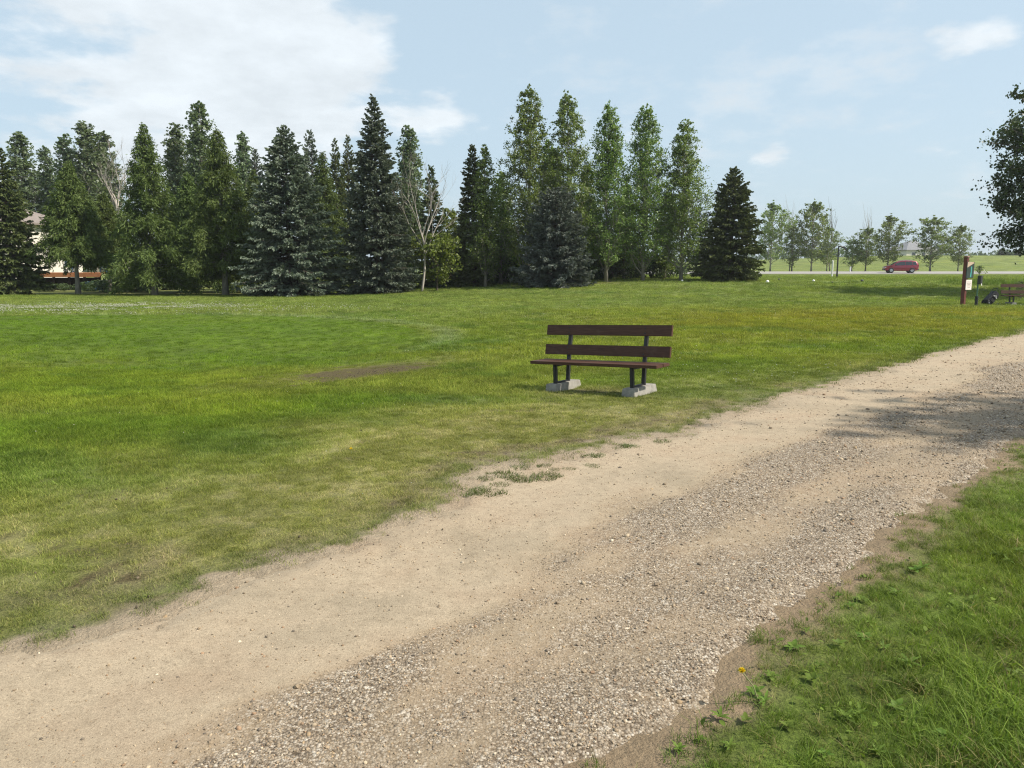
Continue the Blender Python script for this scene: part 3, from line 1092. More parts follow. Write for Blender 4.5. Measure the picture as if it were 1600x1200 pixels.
def spruce_meshes(name, H, R, seed, mat, bark=M_BARK, dens=1.0, skirt=0.0, shape=0.85, ragged=0.18, upturn=0.25, twig=1.0):
    rng = np.random.default_rng(seed)
    mb = MB()
    limbs = []
    z = skirt + 0.15
    PP, DD, LL, WW = [], [], [], []
    sector = rng.uniform(0.82, 1.12, 9)
    while z < H * 0.985:
        u = z / H
        prof = (1 - u) ** shape * (1 - 0.25 * math.exp(-((u) / 0.06)))
        Lr = R * prof + 0.04
        nb = max(4, int((6.5 + 4.5 * (1 - u)) * dens))
        ph = rng.uniform(0, 6.28)
        for b in range(nb):
            az = ph + 2 * math.pi * b / nb + rng.normal(0, 0.22)
            L = Lr * rng.uniform(1 - ragged * 1.3, 1 + ragged) * sector[int(az / 0.7) % 9]
            e0 = (-0.28 + 0.95 * u ** 1.3) + rng.normal(0, 0.10)
            o = np.array([math.cos(az), math.sin(az), 0]); sd = np.array([-math.sin(az), math.cos(az), 0])
            zb = z + rng.normal(0, 0.08)

            def pos(t):
                t = np.asarray(t)[:, None]
                dz = L * (math.tan(e0) * t - 0.22 * (1 - u) * t ** 2 + upturn * (1 - u) * t ** 3)
                return o * (L * t) + np.array([0, 0, 1.0]) * dz + np.array([0, 0, zb])
            if L > 0.5:
                limbs.append((pos(np.linspace(0, 0.9, 4)), np.array([1, .7, .45, .2]) * (0.012 + 0.012 * L)))
            n = int((5 + 15 * L) * dens)
            t = rng.uniform(0.12 if L > 0.7 else 0.0, 1, n) ** 0.75
            p = pos(t)
            sgn = np.where(rng.uniform(size=n) < 0.5, -1, 1)[:, None]
            aa = rng.uniform(0.35, 1.15, n)[:, None]
            d = o * np.cos(aa) + sd * np.sin(aa) * sgn
            d[:, 2] += rng.normal(-0.12, 0.22, n) + 0.15 * u
            l = (0.20 + 0.36 * (1 - t) * min(1, L / 1.6) + 0.05) * rng.uniform(0.7, 1.25, n) * min(1.0, 0.28 + L * 0.7)
            # each twig: the shoot and small side shoots
            for k in range(3):
                f = (0.0, 0.30, 0.60)[k]
                dk = d if k == 0 else d + (sd * sgn * (0.8 if k == 1 else -0.8)) * 0.8 + np.stack([np.zeros(n), np.zeros(n), rng.normal(-0.12, 0.25, n)], 1)
                lk = l if k == 0 else l * 0.52
                PP.append(p + d * (l * f)[:, None]); DD.append(dk); LL.append(lk); WW.append(np.full(n, 0.085 * twig) * rng.uniform(0.75, 1.3, n))
        z += rng.uniform(0.17, 0.27) * (0.75 + 0.4 * (1 - u))
    # leader
    PP.append(np.array([[0, 0, H * 0.95]] * 7)); DD.append(np.stack([rng.normal(0, 0.18, 7), rng.normal(0, 0.18, 7), np.ones(7)], 1)); LL.append(np.full(7, H * 0.055) * rng.uniform(0.5, 1.1, 7)); WW.append(np.full(7, 0.06))
    P, D, Ln, W = (np.concatenate(q) for q in (PP, DD, LL, WW))
    mb.blades(P, D, Ln, W, None, 0.12)
    return mb.mesh(name + "_crown", mat), trunk_mesh(name + "_trunk", H, 0.016 * H + 0.04, bark, rng, limbs)


def larch_meshes(name, H, R, seed, mat=M_LARCH, bark=M_BARK_GREY, skirt=1.2, dens=1.0, shape=0.95):
    rng = np.random.default_rng(seed)
    mb = MB()
    limbs = []
    PP, DD, LL, WW = [], [], [], []
    nb = int(190 * dens)
    for b in range(nb):
        u = (b + rng.uniform()) / nb
        z = skirt + (H - skirt) * u ** 1.05 * 0.97
        uu = z / H
        L = (R * min(1.0, (1 - uu) ** shape * 1.15) + 0.05) * rng.uniform(0.66, 1.15)
        az = b * 2.399 + rng.normal(0, 0.3)
        e0 = 0.02 + 0.75 * uu + rng.normal(0, 0.15)
        o = np.array([math.cos(az), math.sin(az), 0]); sd = np.array([-math.sin(az), math.cos(az), 0])

        def pos(t):
            t = np.asarray(t)[:, None]
            return o * (L * t) + np.array([0, 0, 1.0]) * (L * (math.tan(e0) * t - 0.30 * t ** 2)) + np.array([0, 0, z])
        limbs.append((pos(np.linspace(0, 0.85, 4)), np.array([1, .7, .4, .2]) * (0.010 + 0.010 * L)))
        n = int((10 + 85 * L) * (0.7 + 0.3 * dens))
        t = rng.uniform(0.10, 1.0, n) ** 0.8
        p = pos(t) + rng.normal(0, 0.07 + 0.03 * L, (n, 3))
        ok = np.hypot(p[:, 0], p[:, 1]) < R * np.clip(1.25 * (1 - p[:, 2] / H), 0, 1.15) + 0.06
        t, p = t[ok], p[ok]
        n = len(p)
        d = o * 0.5 + rng.normal(0, 0.55, (n, 3)); d[:, 2] -= 0.35
        l = rng.uniform(0.14, 0.38, n) * (0.45 + 0.55 * min(1, L))
        PP.append(p); DD.append(d); LL.append(l); WW.append(rng.uniform(0.028, 0.055, n))
        PP.append(p + 0.5 * l[:, None] * d); DD.append(d + rng.normal(0, 0.6, (n, 3))); LL.append(l * 0.6); WW.append(rng.uniform(0.03, 0.06, n))
    P, D, Ln, W = (np.concatenate(q) for q in (PP, DD, LL, WW))
    mb.blades(P, D, Ln, W * 1.25, None, 0.15, cross=False)
    return mb.mesh(name + "_crown", mat), trunk_mesh(name + "_trunk", H, 0.014 * H + 0.03, bark, rng, limbs)


def broad_meshes(name, H, R, seed, mat, bark=M_BARK_GREY, skirt=0.12, nbr=46, leaves=9000, size=(0.09, 0.17), asc=0.55, profile=None, clump=0.34, open_=0.25, env=None, r0=None):
    """broadleaf tree: ascending limbs, side twigs, leaves gathered on the twigs"""
    rng = np.random.default_rng(seed)
    mb = MB()
    limbs = []
    tw, wt = [], []
    profile = profile or (lambda u: math.sin(math.pi * min(1, (u + 0.16) ** 0.85)) ** 0.75)
    for b in range(nbr):
        u = skirt + (0.93 - skirt) * (b + rng.uniform()) / nbr
        L = R * profile(u) * rng.uniform(0.6, 1.15) / math.sin(asc)
        L = min(L, rng.uniform(0.8, 1.0) * (H * 0.99 - u * H) / max(0.25, math.cos(asc)))
        az = b * 2.399 + rng.normal(0, 0.4)
        e = math.pi / 2 - asc * rng.uniform(0.75, 1.3)
        o = np.array([math.cos(az), math.sin(az), 0])
        t = np.linspace(0, 1, 6)
        base = np.array([0, 0, u * H])
        P = base + o * (L * math.cos(e) * t ** 0.85)[:, None] + np.array([0, 0, 1.0]) * (L * math.sin(e) * t ** 1.1)[:, None]
        P[1:] += rng.normal(0, 0.035 * L, (5, 3))
        limbs.append((P, np.array([1, .75, .55, .4, .25, .1]) * (0.010 + 0.013 * L)))
        for q in range(int(4 + 3.2 * L)):
            f = rng.uniform(0.22, 1.0)
            c = np.array([np.interp(f, t, P[:, i]) for i in range(3)])
            dv = rng.normal(0, 1, 3); dv /= np.linalg.norm(dv)
            dv[2] = abs(dv[2]) * 0.7
            l = (0.25 + 0.18 * L) * rng.uniform(0.5, 1.2)
            c2 = c + dv * l
            if rng.uniform() > open_:
                tw.append((c + c2) / 2); wt.append(rng.uniform(0.4, 1.2)); tw.append(c2); wt.append(rng.uniform(0.6, 1.4))
            limbs.append((np.array([c, c2]), np.array([0.009, 0.004])))
    tw.append(np.array([0, 0, H * 0.985])); wt.append(0.7)
    tw.append(np.array([0, 0, H * 0.95])); wt.append(0.9)
    tw = np.array(tw); wt = np.array(wt) / np.sum(wt)
    i = rng.choice(len(tw), leaves, p=wt)
    spread = clump * rng.uniform(0.4, 1.0, len(tw)) * np.clip(1.15 - 0.85 * (tw[:, 2] / H) ** 2, 0.3, 1)
    P = tw[i] + rng.normal(0, 1, (leaves, 3)) * (spread[i] * 0.55)[:, None]
    keep = P[:, 2] < H * 1.01
    if env:
        keep &= np.hypot(P[:, 0], P[:, 1]) < R * np.array([env(min(1, max(0, q))) for q in P[:, 2] / H]) * rng.uniform(0.7, 1.3, len(P))
        limbs = [q for q in limbs if math.hypot(q[0][-1][0], q[0][-1][1]) < 0.9 * R * env(min(1, max(0, q[0][-1][2] / H)))]
    P = P[keep]
    Nr = rng.normal(0, 1, P.shape)
    mb.leaves(P, Nr, rng.uniform(*size, len(P)), rng)
    return mb.mesh(name + "_crown", mat), trunk_mesh(name + "_trunk", H, r0 or 0.007 * H + 0.03, bark, rng, limbs)


def bare_meshes(name, H, seed, bark, spread=0.5, start=0.35, r0=0.11, twigs=3, upright=0.7):
    rng = np.random.default_rng(seed)
    tr, br = MB(), MB()
    k = np.linspace(0, 1, 8)
    P = np.stack([0.03 * H * np.sin(k * 3), 0.02 * H * np.cos(k * 2.3) - 0.02 * H, -0.1 + k * (H * (start + 0.2))], 1)
    tr.tube(P, r0 * (1 - 0.55 * k), 7)

    def grow(p, d, L, r, lev):
        n = 5
        pts = [np.array(p)]
        dd = np.array(d, float)
        for i in range(n):
            dd = dd + rng.normal(0, 0.10, 3) + np.array([0, 0, 0.05 * upright])
            dd /= np.linalg.norm(dd)
            pts.append(pts[-1] + dd * L / n)
        br.tube(np.array(pts), r * np.linspace(1, 0.35, n + 1), 5 if lev < 2 else 3, False)
        if lev >= twigs:
            return
        for i in range(3 if lev else 4):
            q = pts[rng.integers(2, n + 1)]
            nd_ = dd + rng.normal(0, spread, 3); nd_[2] = abs(nd_[2]) * upright + 0.25
            grow(q, nd_ / np.linalg.norm(nd_), L * rng.uniform(0.45, 0.7), r * 0.5, lev + 1)
    for i in range(7):
        f = start + 0.19 * i / 6
        q = np.array([np.interp(f * H, P[:, 2], P[:, a]) for a in range(3)])
        az = i * 2.4
        dv = np.array([math.cos(az) * spread, math.sin(az) * spread, 1.0])
        grow(q, dv / np.linalg.norm(dv), (H - q[2]) * rng.uniform(0.55, 0.85), r0 * 0.42, 1)
    return br.mesh(name + "_branches", bark, True), tr.mesh(name + "_trunk", bark, True)


def plant_tree(name, meshes, label, cat, loc, rz=0.0, sc=(1, 1, 1), group=None, crown="crown"):
    o = thing(name, label, cat, loc, rz, group)
    o.scale = sc
    link("trunk", meshes[1], o)
    link(crown, meshes[0], o)
    return o


def spot(u, v_top, y, base_z=None):
    """tree standing at depth y whose apex is seen in direction (u, v_top): foot and height"""
    p = at_depth(u, v_top, y)
    z = gz(p.x, y)
    return (p.x, y, z - 0.03), p.z - z


def hw(px, y):
    return px * y / F_PX


# --- the two big blue spruces, and other single conifers
def conifer(name, u, vt, y, hwpx, seed, mat, label, **k):
    loc, H = spot(u, vt, y)
    plant_tree(name, spruce_meshes(name, H, hw(hwpx, y), seed, mat, **k), label, "tree", loc, seed * 1.7 % 6.28)


conifer("blue_spruce", 444, 195, 44.5, 98, 1, M_SPR_BLUE, "broad blue spruce with skirts to the ground beside the edge of the larch row", dens=1.15, shape=0.92, upturn=0.3)
conifer("blue_spruce", 582, 146, 45.5, 76, 2, M_SPR_BLUE, "tallest narrow blue spruce standing next to the white dead tree", dens=1.1, shape=0.95, upturn=0.3)
conifer("spruce", 868, 298, 47, 68, 3, M_SPR_GREY, "squat grey spruce with rounded top in front of the tall poplars", dens=1.25, shape=0.58, upturn=0.35)
conifer("spruce", 1147, 262, 52, 60, 4, M_SPR_GREEN, "dark spruce standing alone at the end of the poplar row by the road", dens=1.2, shape=0.78)
conifer("spruce", -2, 228, 45.5, 60, 5, M_SPR_GREEN, "dark green spruce beside the wooden deck of the house", dens=1.15, shape=0.9)
conifer("spruce", 738, 226, 51, 34, 6, M_SPR_GREEN, "slim dark spruce close to the first slender poplar", dens=1.1, shape=0.7)
conifer("spruce", 673, 258, 53, 30, 7, M_SPR_GREEN, "dark spruce seen through the white dead tree", dens=0.95, shape=0.75)

# back conifers share two meshes
bs = [spruce_meshes("back_spruce_a", 10, 2.0, 21, M_SPR_GREEN, dens=0.85, shape=0.75), spruce_meshes("back_spruce_b", 10, 2.3, 22, M_SPR_BLUE, dens=0.85, shape=0.7)]
for i, (u, vt, y, w, k, lab) in enumerate([
        (484, 203, 54, 34, 1, "spruce top showing behind the broad blue spruce"),
        (523, 213, 56, 30, 0, "slim spruce in the gap between the two blue spruces"),
        (543, 208, 58, 28, 0, "thin spruce peak tight behind the tallest blue spruce"),
        (398, 232, 56, 30, 1, "bluish spruce peak between the last larch and the broad blue spruce"),
        (790, 330, 57, 40, 0, "low dark spruce in the shade under the tallest poplar"),
        (935, 335, 58, 38, 0, "low dark spruce behind the squat grey spruce"),
        (725, 335, 58, 40, 0, "low dark spruce behind the slim dark spruce"),
        (975, 350, 60, 36, 0, "low dark spruce between two poplar trunks"),
        (620, 300, 57, 36, 0, "dark spruce filling the gap behind the tallest blue spruce"),
        (1102, 330, 66, 26, 0, "spruce peeping out between the last poplar and the lone spruce")]):
    loc, H = spot(u, vt, y)
    plant_tree("spruce", bs[k], lab, "tree", loc, i * 1.3, (hw(w, y) / 2.1, hw(w, y) / 2.1, H / 10))

# --- larches
for i, (u, vt, y, w, sk, lab) in enumerate([
        (105, 248, 46, 60, 2.1, "feathery larch growing in front of the wooden deck"),
        (160, 300, 48.5, 52, 2.0, "low spreading larch in front of the bare white crown"),
        (223, 187, 45, 58, 1.0, "tall pointed larch with a clear trunk by the mulch bed"),
        (338, 195, 45.5, 60, 1.4, "tall larch between the pointed larch and the broad blue spruce"),
        (292, 265, 50, 52, 1.0, "shaded larch behind and between the two tallest larches"),
        (503, 232, 51, 40, 0.8, "bright larch between the two blue spruces"),
        (395, 262, 51, 38, 0.8, "larch half hidden by the broad blue spruce")]):
    loc, H = spot(u, vt, y)
    plant_tree("larch_tree", larch_meshes(f"larch_{i}", H, hw(w, y) * 1.18, 40 + i, skirt=sk, dens=1.0), lab, "tree", loc, i * 0.9)

# --- the row of tall poplars
pop_env = lambda h: min(1.0, 1.3 * (1 - h) ** 0.72) + 0.05
pop_prof = lambda u: (1 - u) ** 0.55 * (0.72 + 0.28 * min(1, u * 4)) * 0.95
for i, (u, vt, y, w, n, lab) in enumerate([
        (826, 130, 50, 46, 15000, "tallest poplar of the row, rising over the squat grey spruce"),
        (887, 138, 50.5, 42, 14000, "second poplar of the row, forked top straight above the squat grey spruce"),
        (952, 153, 51, 36, 12000, "slim spire-topped poplar of the row, just past the squat grey spruce"),
        (1011, 160, 52, 44, 13000, "poplar with an uneven shoulder, second last of the tall row"),
        (1072, 182, 52, 40, 12000, "last poplar of the tall row, open crown next to the lone spruce"),
        (757, 222, 50, 24, 6500, "slender poplar with a thin pale trunk against the slim dark spruce")]):
    loc, H = spot(u, vt, y)
    plant_tree("poplar_tree", broad_meshes(f"poplar_{i}", H, hw(w, y) * 1.32, 60 + i, M_POP, M_BARK_GREY, 0.03, 96, int(n * 2.6), (0.07, 0.135), 0.55, pop_prof, 0.30, 0.22, pop_env), lab, "tree", loc, i * 1.1)

sp = [broad_meshes("small_poplar_a", 9, 1.5, 71, M_POP, M_BARK_GREY, 0.03, 70, 11000, (0.09, 0.17), 0.55, pop_prof, 0.32, 0.22, pop_env)]
for i, (u, vt, y, w, lab) in enumerate([
        (782, 265, 53, 34, "short poplar tucked beside the tallest poplar"),
        (857, 215, 54, 30, "poplar filling the gap between the two tallest poplars"),
        (918, 250, 55, 28, "small poplar between the forked poplar and the spire-topped poplar"),
        (978, 285, 55, 30, "low poplar between the spire-topped and the shouldered poplars"),
        (1042, 300, 56, 30, "low poplar before the last of the tall poplars")]):
    loc, H = spot(u, vt, y)
    plant_tree("poplar_tree", sp[0], lab, "tree", loc, i * 1.9, (hw(w, y) / 1.25, hw(w, y) / 1.25, H / 9))

# --- columnar silver poplars at the back of the larches, round the house
col_prof = lambda u: (1 - u) ** 0.35 * 0.95
cp = [broad_meshes(f"column_poplar_{q}", 14, 1.35, 80 + q, M_POP_SILVER, M_BARK_GREY, 0.05, 90, 16000, (0.12, 0.23), 0.34, col_prof, 0.34, 0.2, lambda h: min(1, 1.6 * (1 - h) ** 0.55) + 0.06) for q in range(3)]
for i, (u, vt, y, w, lab) in enumerate([
        (28, 203, 76, 30, "columnar silver poplar next to the house roof, beyond the dark deck-side spruce"),
        (68, 226, 79, 22, "thinner columnar poplar rising above the house roof"),
        (100, 206, 77, 24, "columnar poplar directly above the feathery larch"),
        (132, 186, 76, 34, "broad-headed columnar poplar behind the bare white crown"),
        (160, 203, 78, 26, "columnar poplar at the side of the pointed larch's neighbour with bare crown"),
        (272, 190, 66, 28, "columnar poplar between the pointed larch and the tallest columnar poplar"),
        (309, 154, 64, 32, "tallest columnar poplar, rising behind the larch row"),
        (378, 204, 67, 22, "narrow columnar poplar beyond the tall larch"),
        (638, 192, 60, 26, "columnar poplar behind the white dead tree")]):
    loc, H = spot(u, vt, y)
    plant_tree("columnar_poplar", cp[i % 3], lab, "tree", loc, i * 1.4, (hw(w, y) / 1.3, hw(w, y) / 1.3, H / 14))

# --- dead trees
loc, H = spot(655, 262, 46)
o = plant_tree("dead_tree", bare_meshes("dead_birch", H, 11, M_BARK_WHITE, 0.36, 0.30, 0.085, 4, 0.9), "leafless white-barked dead tree beside the tallest blue spruce", "tree", loc, 0.4, crown="branches")
loc, H = spot(172, 258, 56)
plant_tree("dead_tree", bare_meshes("dead_tree_b", H, 12, M_BARK_WHITE, 0.42, 0.55, 0.13, 4, 0.8), "bare pale crown poking up behind the low spreading larch", "tree", loc, 1.0, crown="branches")

# --- yellow-green small trees near the dead tree
round_prof = lambda u: math.sin(math.pi * min(1, max(0.05, u))) ** 0.6
for i, (u, vt, y, w, n, lab) in enumerate([
        (682, 365, 47, 40, 5200, "yellow-green sapling with drooping leaves at the foot of the dead tree"),
        (706, 325, 60, 26, 3500, "yellowish tree top behind the slim dark spruce")]):
    loc, H = spot(u, vt, y)
    plant_tree("small_tree", broad_meshes(f"small_tree_{i}", H, hw(w, y), 90 + i, M_YELGREEN, M_BARK, 0.12, 26, n, (0.11, 0.2), 0.9, round_prof, 0.4, 0.1), lab, "tree", loc)

# --- trees along the far road
asp = [broad_meshes(f"aspen_{q}", 8, 2.0, 110 + q, M_ASPEN, M_BARK_GREY, 0.08, 46, 5200, (0.12, 0.22), 0.72, lambda u: math.sin(math.pi * min(1, (u + 0.1) ** 0.9)) ** 0.7, 0.36, 0.44) for q in range(3)]
road_trees = [
    (1209, 311, 104, 30, "aspen beside the lone dark spruce across the road"),
    (1241, 348, 108, 26, "low aspen in the roadside clump, under the bare twigs"),
    (1274, 309, 105, 30, "tallest aspen of the roadside clump"),
    (1296, 350, 106, 20, "thin aspen at the lamp-post end of the roadside clump"),
    (1334, 372, 112, 22, "small aspen across the road from the lamp post"),
    (1357, 352, 110, 24, "aspen with bare top between the lamp post and the red car"),
    (1393, 332, 106, 28, "aspen just in front of the red car"),
    (1460, 335, 104, 34, "broadest roadside aspen, past the tail of the red car"),
    (1503, 348, 104, 22, "roadside aspen rising behind the map post")]
for i, (u, vt, y, w, lab) in enumerate(road_trees):
    loc, H = spot(u, vt, y)
    plant_tree("aspen_tree", asp[i % 3], lab, "tree", loc, i * 2.1, (hw(w, y) / 2.1, hw(w, y) / 2.1, H / 8))
bt = bare_meshes("bare_top", 9, 31, M_BARK_GREY, 0.22, 0.35, 0.10, 2, 1.2)
for u, vt, y, lab in ((1303, 322, 107, "leafless grey tree at the end of the roadside clump"), (1239, 318, 109, "leafless grey tree inside the roadside clump"), (1358, 328, 111, "leafless grey tree near the small aspens opposite the lamp post")):
    loc, H = spot(u, vt, y)
    plant_tree("dead_tree", bt, lab, "tree", loc, u, (0.9, 0.9, H / 9), crown="branches")
for i, (u, vt, y, w, lab) in enumerate([
        (1566, 387, 185, 9, "far spruce on the grassy rise, taller of two close together"),
        (1573, 393, 188, 7, "far spruce on the grassy rise, shorter of two close together"),
        (1593, 388, 190, 8, "far single spruce on the rise under the shade tree's branches"),
        (1548, 405, 195, 6, "tiny far spruce at the start of the grassy rise")]):
    loc, H = spot(u, vt, y)
    plant_tree("spruce", bs[i % 2], lab, "tree", loc, i, (hw(w, y) / 2.1, hw(w, y) / 2.1, H / 10))
# a young sapling by the road bank
loc, H = spot(1532, 415, 70)
plant_tree("sapling", broad_meshes("thin_sapling", H, 0.45, 120, M_ASPEN, M_BARK_GREY, 0.2, 12, 260, (0.08, 0.15), 0.6, round_prof, 0.22, 0.2), "spindly young sapling behind the bag dispenser", "tree", loc, 0.5)
loc, H = spot(1597, 437, 36)
plant_tree("sapling", asp[2], "small leafy sapling growing behind the bench by the map post", "tree", loc, 0.5, (0.16, 0.16, H / 8))

# --- the shade trees on the near side of the path
x, y = 28.9, 40.0
shade = broad_meshes("shade_tree", 11.8, 4.5, 130, M_MAPLE, M_BARK, 0.09, 100, 64000, (0.11, 0.20), 1.15, lambda u: math.sin(math.pi * min(1, (u + 0.12))) ** 0.5, 0.5, 0.03, None, 0.2)
plant_tree("shade_tree", shade, "big dark broadleaf tree overhanging the lawn past the second bench", "tree", (x, y, gz(x, y)), 0.7)
shade2 = broad_meshes("path_tree", 6.4, 2.3, 131, M_MAPLE, M_BARK, 0.36, 34, 9000, (0.08, 0.14), 0.8, round_prof, 0.36, 0.15)
plant_tree("shade_tree", shade2, "small broadleaf tree beside the path that throws its shadow across the gravel", "tree", (10.6, 6.7, gz(10.6, 6.7)), 0.0)

# --- far woods: low dark belt on the skyline
def far_belt():
    rng = np.random.default_rng(77)
    mb = MB()
    P = []
    for k in range(420):
        x = rng.uniform(-260, 420); y = 330 + rng.uniform(0, 60)
        h = rng.uniform(3.0, 6.0)
        z0 = float(terrain(x, y))
        n = 45
        q = rng.normal(0, 1, (n, 3)); q /= np.linalg.norm(q, axis=1)[:, None]
        q *= rng.uniform(0.3, 1, (n, 1)) ** 0.4
        P.append(q * np.array([4.0, 3, h * 0.55]) + np.array([x, y, z0 + h * 0.5]))
    P = np.vstack(P)
    mb.leaves(P, rng.normal(0, 1, P.shape), rng.uniform(0.8, 1.8, len(P)), rng)
    o = mb.build("far_woods", M_SHRUB)
    tag(o, "low distant belt of trees along the skyline", None, None, "stuff")


far_belt()


# --- shrubs under the trees by the house and below the poplars
def shrub_meshes(name, seed, mat=M_SHRUB, n=2600):
    rng = np.random.default_rng(seed)
    mb = MB()
    lobes = rng.normal(0, 0.38, (16, 3)); lobes[:, 2] = rng.uniform(0.25, 0.85, 16)
    i = rng.integers(0, 16, n)
    q = rng.normal(0, 1, (n, 3)); q /= np.linalg.norm(q, axis=1)[:, None]
    P = lobes[i] + q * (rng.uniform(0.4, 1, (n, 1)) ** 0.5) * 0.32
    P = P[P[:, 2] > 0.02]
    mb.leaves(P, rng.normal(0, 1, P.shape), rng.uniform(0.05, 0.11, len(P)), rng)
    st = MB()
    for k in range(8):
        a = rng.uniform(0, 6.28)
        st.tube([(0, 0, -0.1), (0.12 * math.cos(a), 0.12 * math.sin(a), 0.3), (0.4 * math.cos(a), 0.4 * math.sin(a), 0.75)], [0.02, 0.015, 0.005], 4)
    return mb.mesh(name + "_foliage", mat), st.mesh(name + "_stem", M_BARK)


sh = [shrub_meshes("shrub_a", 140), shrub_meshes("shrub_b", 141)]
for i, (u, y, w, h) in enumerate([(88, 52, 1.2, 0.5), (140, 53, 1.1, 0.6), (165, 52, 1.2, 0.7), (182, 51, 1.2, 0.8), (200, 50, 1.2, 0.9), (216, 52, 1.5, 1.6), (262, 55, 1.5, 1.5), (290, 56, 1.4, 1.3), (315, 58, 1.5, 1.5), (232, 55, 1.6, 1.9)]):
    x = (u - 800) / F_PX * y
    o = thing("shrub", "rounded leafy shrub in the bed under the larches", "shrub", (x, y, gz(x, y) - 0.02), i * 1.7, "shrubs under the larches")
    o.scale = (w, w, h)
    link("stem", sh[i % 2][1], o); link("foliage", sh[i % 2][0], o)
for i, (u, y, w, h) in enumerate([(705, 55, 1.6, 2.2), (735, 56, 1.5, 2.0), (770, 55, 1.8, 2.4), (800, 55, 1.7, 2.2), (925, 55, 1.7, 1.9), (955, 56, 1.6, 1.8), (985, 56, 1.6, 1.6), (1015, 57, 1.6, 1.6), (1042, 58, 1.5, 1.4), (560, 52, 1.6, 1.8), (628, 52, 1.6, 1.8), (500, 52, 1.6, 1.8), (350, 53, 1.4, 1.2)]):
    x = (u - 800) / F_PX * y
    o = thing("shrub", "dark shrub in the deep shade beneath the poplars and spruces", "shrub", (x, y, gz(x, y) - 0.02), i * 1.2, "shrubs beneath the poplars and spruces")
    o.scale = (w, w, h)
    link("stem", sh[(i + 1) % 2][1], o); link("foliage", sh[(i + 1) % 2][0], o)

# ------------------------------------------------------------------ the benches
def plank_mat():
    m, nt, out = new_mat("bench_brown_board")
    tc = N(nt, "ShaderNodeTexCoord")
    mp = N(nt, "ShaderNodeMapping")
    mp.inputs["Scale"].default_value = (1.6, 26, 26)
    nt.links.new(tc.outputs["Object"], mp.inputs[0])
    grain = noisen(nt, mp.outputs[0], 3.0, 6, 0.65)
    patch = noisen(nt, tc.outputs["Object"], 5.0, 6, 0.7)
    col = ramp(nt, grain.outputs[0], [(0.28, (0.036, 0.015, 0.009)), (0.5, (0.066, 0.029, 0.017)), (0.72, (0.098, 0.047, 0.029))])
    worn = ramp(nt, patch.outputs[0], [(0.56, (0, 0, 0)), (0.74, (1, 1, 1))])
    col = mixc(nt, mathn(nt, 'MULTIPLY', worn, 0.55), col, (0.105, 0.066, 0.047, 1))
    p = N(nt, "ShaderNodeBsdfPrincipled")
    nt.links.new(col, p.inputs["Base Color"])
    p.inputs["Roughness"].default_value = 0.6
    p.inputs["Specular IOR Level"].default_value = 0.3
    bn = N(nt, "ShaderNodeBump")
    bn.inputs["Strength"].default_value = 0.35
    bn.inputs["Distance"].default_value = 0.004
    nt.links.new(grain.outputs[0], bn.inputs["Height"])
    nt.links.new(bn.outputs[0], p.inputs["Normal"])
    nt.links.new(p.outputs[0], out.inputs[0])
    return m


M_PLANK = plank_mat()
M_IRON = plain_mat("black_painted_steel", (0.012, 0.012, 0.013), 0.5, 0.0, 0.3, 20, 0.05)
M_CONC = plain_mat("bench_concrete", (0.27, 0.255, 0.225), 0.9, 0, 0.22, 16, 0.5, 0.2, wear=(0.20, 0.185, 0.155))


def make_bench(label):
    """origin on the ground under the middle; length along x, sitter faces -y"""
    o = thing("park_bench", label, "bench")
    Lb = 2.03
    z_s = 0.405
    for yy, w in ((-0.175, 0.185), (0.035, 0.185)):
        mb = MB(); mb.box((0, yy, z_s), (Lb if yy < 0 else Lb - 0.01, w, 0.042)); mb.build("seat_plank", M_PLANK, o, bevel=0.003)
    lean = 0.20
    for zc in (0.565, 0.848):
        mb = MB()
        R = Matrix.Rotation(-lean, 3, 'X')
        mb.box((0, 0.128 + (zc - 0.45) * math.tan(lean), zc), (Lb, 0.042, 0.148), R)
        mb.build("back_slat", M_PLANK, o, bevel=0.003)
    for sx in (-0.62, 0.62):
        mb = MB(); mb.box((sx, 0.0, 0.045), (0.205, 0.66, 0.125), None, 0.86, 0.95); mb.build("concrete_block", M_CONC, o, bevel=0.006)
        f = MB(); f.bar((sx, -0.20, 0.10), (sx, -0.20, 0.386), 0.05, 0.05, (0, 1, 0)); f.build("leg", M_IRON, o, bevel=0.004)
        f = MB()
        f.bar((sx, 0.118, 0.10), (sx, 0.158, 0.42), 0.05, 0.05, (1, 0, 0)); 
        f.bar((sx, 0.158, 0.42), (sx, 0.158 + 0.475 * math.tan(lean), 0.895), 0.05, 0.05, (1, 0, 0))
        f.build("back_post", M_IRON, o, bevel=0.004)
        f = MB(); f.bar((sx, -0.172, 0.118), (sx, 0.10, 0.118), 0.042, 0.024, (0, 0, 1)); f.build("base_rail", M_IRON, o, bevel=0.003)
        f = MB(); f.bar((sx, -0.24, 0.366), (sx, 0.13, 0.366), 0.03, 0.034, (0, 0, 1)); f.build("seat_rail", M_IRON, o, bevel=0.003)
        for zc in (0.53, 0.60, 0.813, 0.883):
            V, F = lathe([(0.0, 0.0), (0.011, 0.0), (0.009, 0.005), (0.0, 0.006)], 8)
            Rb = np.array(Matrix.Rotation(math.pi / 2 - lean, 3, 'X'))
            b = MB()
            b.add(V @ Rb.T + np.array([sx, 0.128 + (zc - 0.45) * math.tan(lean) - 0.0225, zc]), [], F)
            b.build("bolt", M_IRON, o)
    return o


bench = make_bench("dark brown slatted park bench on concrete blocks, close to the gravel path")
TH = math.radians(-37.5)
ux, uy = math.cos(TH), math.sin(TH)
bx, by = BENCH_A
